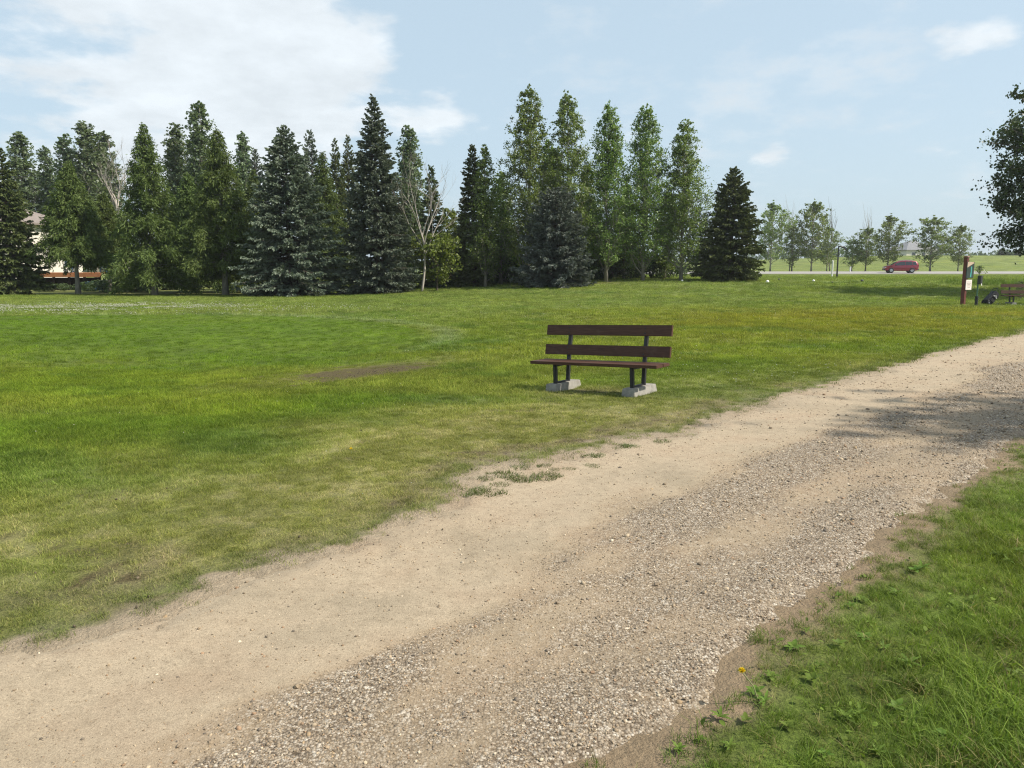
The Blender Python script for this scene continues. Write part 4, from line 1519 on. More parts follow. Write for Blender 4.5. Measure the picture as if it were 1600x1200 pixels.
# stand each bench so that both blocks rest on the ground
def seat_bench(o, x, y, th):
    ux, uy = math.cos(th), math.sin(th)
    za = gz(x + 0.62 * ux, y + 0.62 * uy); zb = gz(x - 0.62 * ux, y - 0.62 * uy)
    o.location = (x, y, (za + zb) / 2)
    o.scale = (0.94, 0.94, 0.94)
    o.rotation_euler = Euler((0, -math.atan2(za - zb, 1.24), th), 'XYZ')


seat_bench(bench, bx, by, TH)
bench2 = copy_tree(bench)
bench2["label"] = "second brown bench standing past the map post with a wheeled bag beside it"
seat_bench(bench2, 21.9, 33.0, math.radians(-6))

# ------------------------------------------------------------------ map post
M_REDWOOD = plain_mat("red_stained_post", (0.115, 0.028, 0.018), 0.6, 0, 0.25, 6, 0.1)
M_PANEL = plain_mat("dark_green_map", (0.018, 0.035, 0.028), 0.4, 0, 0.4, 5)
M_TAN = plain_mat("tan_print", (0.48, 0.36, 0.26), 0.5)
M_TEAL = plain_mat("teal_print", (0.05, 0.30, 0.27), 0.5)
M_WHITE = plain_mat("white_paint", (0.74, 0.73, 0.70), 0.5, 0, 0.05)
M_NOTICE = plain_mat("notice_paper", (0.76, 0.68, 0.64), 0.6, 0, 0.05)
M_INK = plain_mat("grey_ink", (0.22, 0.20, 0.20), 0.7)
px_, py_ = ground_at(1504, 477)
o = thing("map_post", "red-stained timber post carrying a dark map panel and a white notice", "sign", (px_, py_, gz(px_, py_)), math.radians(30))
mb = MB(); mb.box((0, 0, 0.98), (0.15, 0.15, 2.04)); mb.build("post", M_REDWOOD, o, bevel=0.008)
mb = MB(); mb.box((0, 0, 2.03), (0.22, 0.22, 0.05), None, 0.6); mb.build("cap", M_REDWOOD, o, bevel=0.005)
mb = MB(); mb.box((0.15, -0.105, 1.48), (0.52, 0.03, 0.68)); pn = mb.build("map_panel", M_PANEL, o, bevel=0.004)
mb = MB(); mb.add([(-0.10, -0.123, 1.81), (0.32, -0.123, 1.81), (0.39, -0.123, 1.77), (-0.10, -0.123, 1.58)], [], [[0, 3, 2, 1]]); mb.build("map_heading", M_TAN, pn)
mb = MB()
mb.add([(0.14, -0.1235, 1.18), (0.23, -0.1235, 1.18), (0.25, -0.1235, 1.42), (0.24, -0.1235, 1.62), (0.16, -0.1235, 1.62), (0.17, -0.1235, 1.42)], [], [[0, 1, 2, 5], [5, 2, 3, 4]])
mb.build("map_river", M_TEAL, pn)
mb = MB(); mb.box((0.13, -0.105, 0.86), (0.42, 0.02, 0.42)); nt_ = mb.build("notice", M_NOTICE, o, bevel=0.003)
mb = MB()
for k, w in enumerate((0.26, 0.30, 0.22, 0.28, 0.18)):
    mb.add([(0.13 - w / 2, -0.1165, 0.99 - 0.055 * k), (0.13 + w / 2, -0.1165, 0.99 - 0.055 * k), (0.13 + w / 2, -0.1165, 0.972 - 0.055 * k), (0.13 - w / 2, -0.1165, 0.972 - 0.055 * k)], [], [[0, 3, 2, 1]])
mb.build("notice_lines", M_INK, nt_)

# ------------------------------------------------------------------ bag dispenser on a green post
M_BLACK = plain_mat("black_plastic", (0.014, 0.014, 0.015), 0.45, 0, 0.3)
M_GREENP = plain_mat("green_post", (0.055, 0.13, 0.075), 0.5, 0.2, 0.2)
dx, dy = ground_at(1525, 478)
o = thing("bag_dispenser", "black bag dispenser box on a thin green post next to the map post", "dispenser", (dx, dy, gz(dx, dy)), math.radians(40))
mb = MB(); mb.box((0, 0, 0.62), (0.045, 0.045, 1.24)); mb.build("post", M_GREENP, o, bevel=0.004)
mb = MB(); mb.box((0, 0, 0.20), (0.10, 0.10, 0.42)); mb.build("sleeve", M_BLACK, o, bevel=0.006)
mb = MB(); mb.box((0, -0.065, 1.06), (0.23, 0.13, 0.33)); bx_ = mb.build("box", M_BLACK, o, bevel=0.012)
mb = MB(); mb.box((0, -0.075, 1.245), (0.26, 0.17, 0.03), None, 0.8); mb.build("lid", M_BLACK, bx_, bevel=0.005)
mb = MB(); mb.add([(-0.03, -0.133, 0.93), (0.04, -0.133, 0.93), (0.03, -0.150, 0.83), (-0.04, -0.155, 0.85)], [], [[0, 3, 2, 1]]); mb.build("bag", M_WHITE, bx_)

# ------------------------------------------------------------------ wheeled bag by the second bench
M_NYLON = plain_mat("black_nylon", (0.013, 0.013, 0.015), 0.7, 0, 0.35, 18, 0.3)
M_RUBBER = plain_mat("rubber", (0.016, 0.016, 0.016), 0.85)
M_RIM = plain_mat("alloy_rim", (0.42, 0.43, 0.44), 0.35, 0.8, 0.1)
wx, wy = ground_at(1546, 476)
o = thing("wheeled_bag", "black wheeled bag tipped over on the lawn beside the second bench", "bag", (wx, wy, gz(wx, wy)), math.radians(8))
R = Matrix.Rotation(math.radians(42), 3, 'Y')
mb = MB(); mb.box(Vector((0.06, 0, 0.30)), (0.30, 0.34, 0.60), R, 0.92); bd = mb.build("bag_body", M_NYLON, o, bevel=0.05, seg=3)
for k, (a, b) in enumerate(((-0.16, -0.12), (0.04, 0.10))):
    mb = MB(); mb.box(Vector((0.06, -0.175, 0.30)) + R @ Vector((0.02, 0, 0.5 * (a + b))), (0.20, 0.05, 0.15), R); pk = mb.build("pocket", M_NYLON, bd, bevel=0.015)
mb = MB()
for k in range(3):
    mb.box(Vector((0.06, -0.205, 0.30)) + R @ Vector((0.05 - 0.07 * k, 0, 0.03 + 0.05 * (k % 2))), (0.05, 0.008, 0.035), R)
mb.build("reflective_patch", M_WHITE, bd)
for sy in (-0.16, 0.16):
    V, F = lathe([(0.02, -0.02), (0.085, -0.02), (0.10, 0.0), (0.085, 0.02), (0.02, 0.02)], 18)
    Rw = np.array(Matrix.Rotation(math.pi / 2, 3, 'X'))
    mb = MB(); mb.add(V @ Rw.T + np.array([-0.17, sy, 0.10]), [], F); wheel = mb.build("wheel", M_RUBBER, o, True)
    V, F = lathe([(0.0, -0.012), (0.03, -0.022), (0.03, 0.022), (0.0, 0.012)], 12)
    mb = MB(); mb.add(V @ Rw.T + np.array([-0.17, sy, 0.10]), [], F); mb.build("hub", M_RIM, wheel)
mb = MB()
for sy in (-0.11, 0.11):
    p0 = Vector((0.06, sy, 0.30)) + R @ Vector((-0.13, 0, 0.26)); p1 = p0 + R @ Vector((0, 0, 0.16))
    mb.tube([p0, p1], 0.011, 8)
p0 = Vector((0.06, -0.12, 0.30)) + R @ Vector((-0.13, 0, 0.42)); p1 = p0 + Vector((0, 0.24, 0))
mb.tube([p0, p1], 0.014, 8)
mb.build("handle", M_IRON, o)

# ------------------------------------------------------------------ tee markers, posts, lamp
M_DARKSTONE = plain_mat("dark_marker", (0.03, 0.03, 0.035), 0.5)


def marker_mesh(name, mat):
    mb = MB()
    V, F = lathe([(0.0, 0.0), (0.10, 0.0), (0.13, 0.06), (0.11, 0.14), (0.05, 0.19), (0.0, 0.20)], 12)
    mb.add(V, [], F)
    sp_ = MB(); sp_.tube([(0, 0, -0.1), (0, 0, 0.03)], 0.012, 6)
    return mb.mesh(name, mat, True), sp_.mesh(name + "_spike", M_IRON)


mk_w, mk_d = marker_mesh("tee_marker_white", M_WHITE), marker_mesh("tee_marker_dark", M_DARKSTONE)
for u, v, k, s in ((1151, 439, 0, .8), (1199, 442, 0, 1.25), (1271, 440, 0, 1.0), (1066, 440, 0, 0.9), (1217, 438, 1, .9), (1347, 439, 1, 1.1), (1300, 446, 1, .6)):
    y = 49.5 if v > 441 else 51.0 if v > 438.5 else 53.5
    p = at_depth(u, v, y)
    o = thing("tee_marker", "white rounded tee marker on the mown tee" if k == 0 else "dark rounded tee marker on the mown tee", "tee marker", (p.x, y, gz(p.x, y)), 0, "white tee markers" if k == 0 else "dark tee markers")
    o.scale = (s * 0.72,) * 3
    a, b = (mk_w, mk_d)[k]
    link("knob", a, o); link("spike", b, o)


def simple_post(name, label, cat, u, y, H, r, mat, cap=True):
    p = at_depth(u, 430, y)
    o = thing(name, label, cat, (p.x, y, gz(p.x, y)))
    mb = MB(); mb.tube([(0, 0, -0.2), (0, 0, H)], r, 10); mb.build("shaft", mat, o, smooth=False)
    V, F = lathe([(r * 1.05, H - 0.05), (r * 1.2, H - 0.03), (r * 1.2, H + 0.01), (r * 0.6, H + 0.04), (0, H + 0.05)], 10)
    mb = MB(); mb.add(V, [], F); mb.build("cap", mat, o)
    return o


simple_post("marker_post", "tall white marker post next to the black lamp post", "post", 1300, 62, 1.30, 0.062, M_WHITE)
simple_post("marker_post", "short white marker post across the road, past the lamp post", "post", 1328, 101, 0.62, 0.09, M_WHITE)
p = at_depth(1307.5, 434, 61)
o = thing("lamp_post", "black lamp post with a drooping hooded head beside the white post", "lamp post", (p.x, 61, gz(p.x, 61)))
mb = MB(); mb.tube([(0, 0, -0.2), (0, 0, 0.35), (0, 0, 2.45)], [0.075, 0.062, 0.050], 10); mb.build("pole", M_BLACK, o)
mb = MB(); mb.tube([(0, 0, 2.40), (0.16, 0, 2.42), (0.40, 0, 2.36)], [0.06, 0.06, 0.05], 8); mb.build("arm", M_BLACK, o)
Rl = Matrix.Rotation(math.radians(38), 3, 'Y')
mb = MB(); mb.box((0.48, 0, 2.27), (0.44, 0.22, 0.17), Rl, 0.8); hd = mb.build("lamp_head", M_BLACK, o, bevel=0.02)
mb = MB(); mb.box(Vector((0.48, 0, 2.27)) + Rl @ Vector((0, 0, -0.08)), (0.32, 0.14, 0.02), Rl); mb.build("lens", M_WHITE, hd)

# ------------------------------------------------------------------ far road and its gravel shoulder
def strip(name, x0, x1, yf, w, zoff, mat, nseg, label, kind="structure"):
    xs = np.linspace(x0, x1, nseg)
    V, F = [], []
    cw = np.linspace(-w / 2, w / 2, 7)
    for i, x in enumerate(xs):
        y = yf(x)
        for q in cw:
            V.append((x, y + q, float(terrain(x, y + q)) + zoff))
    for i in range(nseg - 1):
        for j in range(6):
            a = i * 7 + j
            F.append([a, a + 7, a + 8, a + 1])
    me = np_mesh(name, V, [np.array(F)], mat, True)
    return tag(link(name, me), label, None, None, kind)


M_ROAD = plain_mat("road_surface", (0.27, 0.255, 0.23), 0.85, 0, 0.12, 2.0)
M_SHOULDER = plain_mat("pale_shoulder", (0.46, 0.43, 0.36), 0.95, 0, 0.25, 3)
strip("road", -60, 260, lambda x: 97.5 + 0.012 * (x - 45), 8.6, 0.05, M_ROAD, 160, "pale paved road crossing beyond the tee")
# pale bare patches on the verge of the road
rng = np.random.default_rng(3)
for u0, u1 in ((1387, 1426), (1449, 1456), (1460, 1472), (1474, 1486), (1488, 1503)):
    pa, pb = at_depth(u0, 434, 72), at_depth(u1, 434, 72)
    n = 22
    cx, cw = (pa.x + pb.x) / 2, (pb.x - pa.x) / 2
    V = [(cx, 72, float(terrain(cx, 72)) + 0.03)]
    for k in range(n):
        a = 2 * math.pi * k / n; rr = rng.uniform(0.75, 1.1)
        X_, Y_ = cx + math.cos(a) * cw * rr, 72 + math.sin(a) * 1.4 * rr
        V.append((X_, Y_, float(terrain(X_, Y_)) + 0.02))
    me = np_mesh("bare_patch", V, [np.array([[0, 1 + k, 1 + (k + 1) % n] for k in range(n)])], M_SHOULDER)
    tag(link("bare_patch", me), "pale bare gravel patch in the grass before the road", None, "bare patches before the road", "structure")


# reeds / tall grass by the road bank
def tall_grass():
    rng = np.random.default_rng(44)
    n = 900
    x = rng.uniform(26.5, 48, n); y = rng.uniform(47, 50.5, n)
    z = ground_z(x, y)
    col = np.array([0.14, 0.20, 0.045]) * rng.uniform(0.7, 1.3, (n, 1))
    rot = np.stack([np.zeros(n), np.zeros(n), rng.uniform(0, 6.28, n)], 1)
    protos = [proto(f"reed_{i}", tuft_mesh(f"reed_{i}", M_BLADE, 26, 0.55, 0.5, 1.2, 0.05, 0.35, 400 + i, 2)) for i in range(3)]
    keep = rng.uniform(size=n) < sstep(26, 30.5, x) * 0.9 + 0.05
    scatter("tall_grass", np.stack([x, y, z], 1)[keep], rot[keep], rng.uniform(0.2, 0.42, n)[keep], rng.integers(0, 3, n)[keep], col[keep], protos, "tall rough grass on the bank before the road")


tall_grass()


# ------------------------------------------------------------------ red car on the road
def build_car():
    M_RED = plain_mat("red_car_paint", (0.23, 0.010, 0.026), 0.25, 0.2, 0.05, 3, 0, 0.5, coat=0.8)
    M_GLASS = plain_mat("car_glass", (0.02, 0.024, 0.028), 0.08, 0, 0.1, 3, 0, 0.9)
    M_LAMP = plain_mat("tail_lamp", (0.35, 0.02, 0.02), 0.2)
    M_CLEAR = plain_mat("head_lamp", (0.6, 0.6, 0.6), 0.15)
    yy = 96.2
    p = at_depth(1406, 429, yy)
    z = float(terrain(p.x, yy)) + 0.052
    o = thing("parked_car", "dark red compact suv driving along the far road", "car", (p.x, yy, z), math.radians(180 - 13))
    o.scale = (0.9, 0.92, 0.93)
    # stations along +x = front
    st = [(-2.12, 0.55, 0.92, 0.92, 0.74), (-2.06, 0.36, 0.98, 1.30, 0.80), (-1.75, 0.30, 1.02, 1.56, 0.86), (-1.2, 0.28, 1.00, 1.64, 0.88), (-0.5, 0.27, 0.98, 1.65, 0.885), (0.1, 0.27, 0.96, 1.61, 0.885), (0.55, 0.27, 0.95, 1.48, 0.88), (1.0, 0.28, 0.96, 1.16, 0.87), (1.25, 0.28, 0.95, 1.01, 0.86), (1.75, 0.30, 0.90, 0.94, 0.83), (2.05, 0.34, 0.80, 0.84, 0.76), (2.15, 0.42, 0.66, 0.68, 0.62)]
    V = []
    for x, zb, zbelt, zt, w in st:
        cab = max(0.0, zt - zbelt)
        wt = w - 0.32 * min(1, cab / 0.6) * 0.75
        prof = [(0.0, zb), (w * 0.9, zb), (w, zb + 0.16), (w * 1.0, (zb + zbelt) / 2 + 0.05), (w * 0.965, zbelt), (wt + 0.02, zbelt + cab * 0.82), (wt * 0.86, zt - 0.015 * (cab > 0.2)), (0.0, zt + 0.02)]
        ring = [(x, -yq, zq) for yq, zq in prof] + [(x, yq, zq) for yq, zq in prof[-2:0:-1]]
        V += ring
    n = len(ring)
    F = []
    for i in range(len(st) - 1):
        for j in range(n):
            F.append([i * n + j, (i + 1) * n + j, (i + 1) * n + (j + 1) % n, i * n + (j + 1) % n])
    me = np_mesh("car_body", V, [np.array(F)], M_RED, True)
    bm = bmesh.new(); bm.from_mesh(me)
    bmesh.ops.contextual_create(bm, geom=[v for v in bm.verts if abs(v.co.x + 2.12) < 1e-4])
    bmesh.ops.contextual_create(bm, geom=[v for v in bm.verts if abs(v.co.x - 2.15) < 1e-4])
    bmesh.ops.recalc_face_normals(bm, faces=bm.faces)
    bm.to_mesh(me); bm.free()
    body = link("body", me, o)

    def surf(i0, f, j, g, side):
        """point on the body side between stations"""
        a = np.array(V[i0 * n + j]); b = np.array(V[(i0 + 1) * n + j]); c = np.array(V[i0 * n + j + 1]); d = np.array(V[(i0 + 1) * n + j + 1])
        q = (a * (1 - f) + b * f) * (1 - g) + (c * (1 - f) + d * f) * g
        q = q + np.array([0, -0.012, 0.004])
        if side > 0: q[1] = -q[1]
        return q
    for side in (-1, 1):
        for nm, fr, to in (("rear_quarter_window", (1, 0.75), (2, 0.72)), ("rear_door_window", (2, 0.85), (4, 0.12)), ("front_door_window", (4, 0.22), (6, 0.75))):
            cols = [fr] + [(i, 0.0) for i in range(fr[0] + 1, to[0] + 1)] + [to]
            vs = []
            for i0, f in cols:
                vs.append(surf(i0, f, 4, 0.06, side)); vs.append(surf(i0, f, 4, 0.94, side))
            fs = [[2 * k, 2 * k + 2, 2 * k + 3, 2 * k + 1] for k in range(len(cols) - 1)]
            link("side_window", np_mesh(nm, vs, [np.array(fs)], M_GLASS), body)
    # rear and front screens
    def screen(nm, i0, f0, i1, f1):
        vs = []
        for (i_, f) in ((i0, f0), (i1, f1)):
            a = np.array(V[i_ * n + 6]); b = np.array(V[(i_ + 1) * n + 6]); q = a * (1 - f) + b * f
            sgn = -1 if nm == "rear_window" else 1
            q = q + np.array([0.02 * sgn, 0, 0.02])
            vs += [q * np.array([1, 0.98, 1]), q * np.array([1, -0.98, 1])]
        link(nm, np_mesh(nm, vs, [np.array([[0, 1, 3, 2]])], M_GLASS), body)
    screen("rear_window", 0, 0.45, 1, 0.55)
    screen("windscreen", 6, 0.15, 7, 0.8)
    mb = MB(); mb.box((-2.05, 0, 0.46), (0.22, 1.60, 0.22)); mb.build("rear_bumper", plain_mat("bumper_grey", (0.16, 0.16, 0.17), 0.5), o, bevel=0.04)
    mb = MB(); mb.box((2.08, 0, 0.46), (0.2, 1.40, 0.22)); mb.build("front_bumper", M_BLACK, o, bevel=0.04)
    for s in (-1, 1):
        mb = MB(); mb.box((-2.05, s * 0.70, 0.98), (0.14, 0.22, 0.20)); mb.build("tail_light", M_LAMP, o, bevel=0.03)
        mb = MB(); mb.box((2.0, s * 0.62, 0.72), (0.22, 0.30, 0.13)); mb.build("headlight", M_CLEAR, o, bevel=0.03)
        mb = MB(); mb.box((0.78, s * 0.96, 1.0), (0.12, 0.18, 0.13)); mb.build("wing_mirror", M_RED, o, bevel=0.03)
        for x in (-1.28, 1.32):
            Rw = np.array(Matrix.Rotation(math.pi / 2, 3, 'X'))
            V2, F2 = lathe([(0.20, -0.10), (0.30, -0.11), (0.345, -0.07), (0.345, 0.07), (0.30, 0.11), (0.20, 0.10)], 22)
            mb = MB(); mb.add(V2 @ Rw.T + np.array([x, s * 0.80, 0.345]), [], F2); wh = mb.build("wheel", M_RUBBER, o, True)
            V2, F2 = lathe([(0.0, 0.07), (0.06, 0.085), (0.17, 0.06), (0.215, 0.09), (0.215, -0.09), (0.17, -0.06), (0.06, -0.085), (0.0, -0.07)], 20)
            mb = MB(); mb.add(V2 @ Rw.T + np.array([x, s * 0.80, 0.345]), [], F2); mb.build("rim", M_RIM, wh)
            mb = MB(); V2, F2 = lathe([(0.0, 0.0), (0.40, 0.0), (0.40, 0.04), (0.0, 0.04)], 22)
            mb.add(V2 @ Rw.T + np.array([x, s * 0.80 + (0.075 if s > 0 else 0.115) * (1 if s > 0 else 1) - 0.0, 0.36]), [], F2)
    mb = MB(); mb.box((-2.175, 0, 0.78), (0.02, 0.46, 0.14)); mb.build("number_plate", M_WHITE, o)
    for s in (-1, 1):
        mb = MB(); mb.tube([(-1.4, s * 0.60, 1.66), (-1.2, s * 0.60, 1.70), (0.0, s * 0.60, 1.69), (0.2, s * 0.60, 1.64)], 0.018, 6); mb.build("roof_rail", M_RIM, o)


build_car()


# ------------------------------------------------------------------ houses
M_SIDING = plain_mat("cream_siding", (0.62, 0.58, 0.50), 0.8, 0, 0.06, 2)
M_ROOF = plain_mat("brown_shingles", (0.20, 0.165, 0.145), 0.9, 0, 0.25, 4, 0.2)
M_ROOFG = plain_mat("grey_shingles", (0.20, 0.20, 0.21), 0.9, 0, 0.15, 1.5)
M_PANE = plain_mat("window_glass", (0.04, 0.05, 0.06), 0.1, 0, 0.2, 2, 0, 0.8)
M_DECK = plain_mat("orange_deck_timber", (0.40, 0.155, 0.055), 0.65, 0, 0.2, 5, 0.1)
M_DARKTIM = plain_mat("dark_timber", (0.018, 0.013, 0.010), 0.9, spec=0.1)
M_BLUE = plain_mat("blue_plastic", (0.025, 0.075, 0.19), 0.5, 0, 0.2)


def house(label, loc, rz, W, D, He, Hr, roofm, wins):
    o = thing("house", label, "house", loc, rz)
    mb = MB(); mb.box((0, 0, He / 2 - 0.2), (W, D, He + 0.4)); mb.build("wall", M_SIDING, o)
    ov = 0.5
    a, b = W / 2 + ov, D / 2 + ov
    rl = max(0.4, a - b)
    V = [(-a, -b, He), (a, -b, He), (a, b, He), (-a, b, He), (-rl, 0, Hr), (rl, 0, Hr), (-a, -b, He - 0.16), (a, -b, He - 0.16), (a, b, He - 0.16), (-a, b, He - 0.16)]
    mb = MB(); mb.add(V, [[1, 2, 5], [3, 0, 4]], [[0, 1, 5, 4], [2, 3, 4, 5], [0, 6, 7, 1], [1, 7, 8, 2], [2, 8, 9, 3], [3, 9, 6, 0], [6, 9, 8, 7]])
    rf = mb.build("roof", roofm, o)
    mb = MB()
    for k in range(9):
        t = 0.05 + k * 0.1
        mb.bar((-a + (a - rl) * t, -b * (1 - t) - 0.01, He + (Hr - He) * t + 0.015), (a - (a - rl) * t, -b * (1 - t) - 0.01, He + (Hr - He) * t + 0.015), 0.06, 0.02, (0, 0, 1))
    mb.build("shingle_course", roofm, rf)
    for x, z, w, h in wins:
        mb = MB(); mb.box((x, -D / 2 - 0.03, z), (w + 0.2, 0.08, h + 0.2)); wn = mb.build("window", M_WHITE, o)
        mb = MB(); mb.box((x, -D / 2 - 0.055, z), (w, 0.05, h)); mb.build("pane", M_PANE, wn)
    return o


p = at_depth(20, 345, 82)
house("two-storey cream house with a brown hipped roof, half hidden by the larches", (-45.6, 65, -0.15), 0.0, 14, 10, 5.3, 7.5, M_ROOF, [(-4.5, 4.0, 1.5, 1.1), (-1, 4.0, 1.5, 1.1), (2.4, 4.0, 1.5, 1.1), (5.6, 4.0, 1.1, 1.1), (-4.5, 1.6, 1.6, 1.3), (4, 1.6, 2.2, 1.9)])
p = at_depth(1421, 425, 240)
house("far grey-roofed house on the skyline beyond the red car", (p.x, 240, float(terrain(p.x, 240)) - 0.3), 0.25, 11, 9, 2.7, 5.6, M_ROOFG, [(-3, 1.4, 1.4, 1.1), (0.5, 1.4, 1.2, 1.1), (3.4, 1.4, 1.2, 1.1)])

# deck, built of boards
o = thing("wooden_deck", "raised orange timber deck with dark skirting behind the larches", "deck", (-32.3, 57, float(terrain(-32.3, 57))))
for k in range(9):
    mb = MB(); mb.box((0, -1.2 + k * 0.30, 1.22), (5.8, 0.285, 0.05)); mb.build("deck_board", M_DECK, o)
mb = MB(); mb.box((0, -1.37, 1.06), (5.8, 0.05, 0.27)); mb.build("fascia", M_DECK, o)
for k in range(6):
    mb = MB(); mb.box((-2.75 + 1.1 * k, -1.28, 0.45), (0.14, 0.12, 0.96)); mb.build("post", M_DARKTIM, o)
mb = MB(); mb.box((0, -1.20, 0.45), (5.6, 0.04, 0.88)); mb.build("skirting", M_DARKTIM, o)


def deck_chair(label, x, y, z, rz, sc=1.0):
    o = thing("patio_chair", label, "chair", (x, y, z), rz)
    o.scale = (sc,) * 3
    mb = MB(); mb.box((0, 0, 0.40), (0.55, 0.52, 0.05)); mb.build("seat", M_BLUE, o, bevel=0.01)
    mb = MB(); mb.box((0, 0.26, 0.72), (0.55, 0.05, 0.62), Matrix.Rotation(-0.2, 3, 'X')); mb.build("backrest", M_BLUE, o, bevel=0.01)
    for sx in (-0.24, 0.24):
        for sy in (-0.22, 0.22):
            mb = MB(); mb.box((sx, sy, 0.19), (0.05, 0.05, 0.38)); mb.build("leg", M_BLUE, o)


tz = float(terrain(-32.3, 57)) + 1.245
deck_chair("blue patio chair standing on the orange deck", -32.6, 57.2, tz, 0.3)
o2 = thing("storage_box", "blue storage box standing on the ground by the end of the deck", "box", (-29.6, 55.0, float(terrain(-29.6, 55)) - 0.02), 0.1)
mb = MB(); mb.box((0, 0, 0.28), (0.95, 0.6, 0.56)); mb.build("tub", M_BLUE, o2, bevel=0.02)
mb = MB(); mb.box((0, 0, 0.60), (1.0, 0.65, 0.07)); mb.build("lid", M_BLUE, o2, bevel=0.015)
deck_chair("blue patio chair at the end of the deck next to the white awning", -29.9, 57.3, tz, -0.4, 1.1)
# white sloping awning beside the deck
o3 = thing("awning", "white fabric awning sloping down to the ground past the deck's end", "awning", (-28.0, 57, float(terrain(-28.0, 57))), 0.0)
V = []
for i in range(7):
    t = i / 6
    for q in (-0.9, 0.9):
        V.append((-0.9 + 2.0 * t, q, 2.1 - 1.75 * t - 0.12 * math.sin(math.pi * t)))
F = [[2 * i, 2 * i + 2, 2 * i + 3, 2 * i + 1] for i in range(6)]
mb = MB(); mb.add(V, [], F)
V2 = [(v[0], v[1], v[2] - 0.02) for v in V]
mb.add(V2, [], [f[::-1] for f in F]); mb.build("fabric", M_WHITE, o3)
for sx, h in ((-0.9, 2.1), (1.1, 0.36)):
    for sy in (-0.9, 0.9):
        mb = MB(); mb.tube([(sx, sy, -0.05), (sx, sy, h)], 0.025, 8); mb.build("pole", M_RIM, o3)

# ------------------------------------------------------------------ plants close by: tufts on the sand, weeds, dandelions, clover
M_TUFT = leaf_mat("tuft_blade", (0.045, 0.065, 0.016), (0.125, 0.155, 0.042), 0.25, 0.5, 0.3, (0.28, 0.25, 0.12))
M_WEED = leaf_mat("weed_leaf", (0.075, 0.125, 0.016), (0.125, 0.185, 0.028), 0.25, 0.6, 0.2)
tuft_me = [tuft_mesh(f"path_tuft_{i}", M_TUFT, 150, 1.0, 0.18, 0.55, 0.05, 1.1, 500 + i, 2) for i in range(4)]
for i, (u, v, s) in enumerate([(768, 770, .13), (752, 764, .09), (806, 749, .11), (822, 748, .13), (790, 743, .13), (772, 739, .07), (852, 744, .13), (866, 742, .08), (812, 729, .10), (760, 748, .08), (781, 757, .08), (805, 723, .07), (922, 713, .09), (935, 712, .08), (925, 727, .07), (850, 728, .07), (867, 733, .06), (889, 732, .06), (976, 698, .13), (985, 697, .09), (1035, 690, .10), (733, 768, .12), (741, 772, .07)]):
    x, y = ground_at(u, v)
    o = link("grass_tuft", tuft_me[i % 4])
    o.location = (x, y, float(path_z(np.array([x]), np.array([y]))[0]) - 0.004)
    o.scale = (s, s * 0.8, s * 0.8)
    o.rotation_euler = (0, 0, i * 1.3)
    tag(o, "low isolated tuft of grass growing out of the bare sand at the path's edge", "grass tuft", "grass tufts on the sandy path edge")


def leaf_blade(mb, base, az, L, W, rise, curl, seg=5, notch=0.0):
    o = np.array([math.cos(az), math.sin(az), 0]); sd = np.array([-math.sin(az), math.cos(az), 0])
    V = []
    for k in range(seg + 1):
        t = k / seg
        c = np.array(base) + o * (L * t * math.cos(rise * (1 - 0.4 * t))) + np.array([0, 0, L * (math.sin(rise) * t - curl * t * t)])
        w = W * math.sin(math.pi * min(0.985, 0.08 + 0.92 * t) ** 0.9) ** 0.8 * (1 - notch * (k % 2))
        V += [c - sd * w / 2 + np.array([0, 0, 0.12 * w]), c, c + sd * w / 2 + np.array([0, 0, 0.12 * w])]
    F = []
    for k in range(seg):
        a = 3 * k
        F += [[a, a + 3, a + 4, a + 1], [a + 1, a + 4, a + 5, a + 2]]
    mb.add(V, [], F)


def weed_mesh(i, notch, n, L, W):
    rng = np.random.default_rng(600 + i)
    mb = MB()
    for k in range(n):
        leaf_blade(mb, (0, 0, 0.0), k * 2.4 + rng.normal(0, 0.2), L * rng.uniform(0.6, 1.15), W * rng.uniform(0.8, 1.2), rng.uniform(0.25, 0.95), rng.uniform(0.1, 0.4), 7 if notch else 5, notch)
    return mb.mesh(f"weed_{i}", M_WEED, True)


wm = [weed_mesh(0, 0.0, 8, 0.10, 0.045), weed_mesh(1, 0.45, 9, 0.13, 0.035), weed_mesh(2, 0.0, 6, 0.085, 0.05), weed_mesh(3, 0.4, 10, 0.11, 0.04)]
rng = np.random.default_rng(15)
wl = [(1180, 1085), (1195, 1100), (1165, 1130), (1125, 1125), (1205, 1060), (1280, 1045), (1270, 1065), (1060, 1175), (1095, 1160), (1140, 1170), (1230, 1140), (1320, 1125), (1325, 1160), (1345, 1120), (1400, 1110), (1425, 1130), (1470, 1150), (1500, 1170), (1310, 935), (1330, 950), (1345, 940), (1400, 930), (1430, 895), (1440, 890), (1490, 945), (1510, 955), (1520, 940), (1540, 955), (1350, 1000), (1380, 1015), (1310, 1010), (1420, 1040), (1560, 870), (1575, 880), (1590, 865), (1260, 990), (1240, 1015), (1370, 1180), (1290, 1185), (1560, 1120), (1590, 1060), (1450, 1080)]
for i, (u, v) in enumerate(wl):
    x, y = ground_at(u, v)
    k = i % 4
    o = link("broadleaf_weed", wm[k])
    o.location = (x, y, gz(x, y) + 0.012)
    s = rng.uniform(0.22, 0.52)
    o.scale = (s, s, s); o.rotation_euler = (rng.normal(0, .1), rng.normal(0, .1), rng.uniform(0, 6.28))
    tag(o, "rosette of toothed dandelion leaves in the uncut verge" if k % 2 else "rosette of smooth oval plantain leaves in the uncut verge", "weed", "dandelion rosettes in the verge" if k % 2 else "plantain rosettes in the verge")

M_YELLOW = plain_mat("dandelion_yellow", (0.80, 0.60, 0.02), 0.6, 0, 0.15, 40)
M_STEM = plain_mat("dandelion_stem", (0.22, 0.23, 0.10), 0.6)


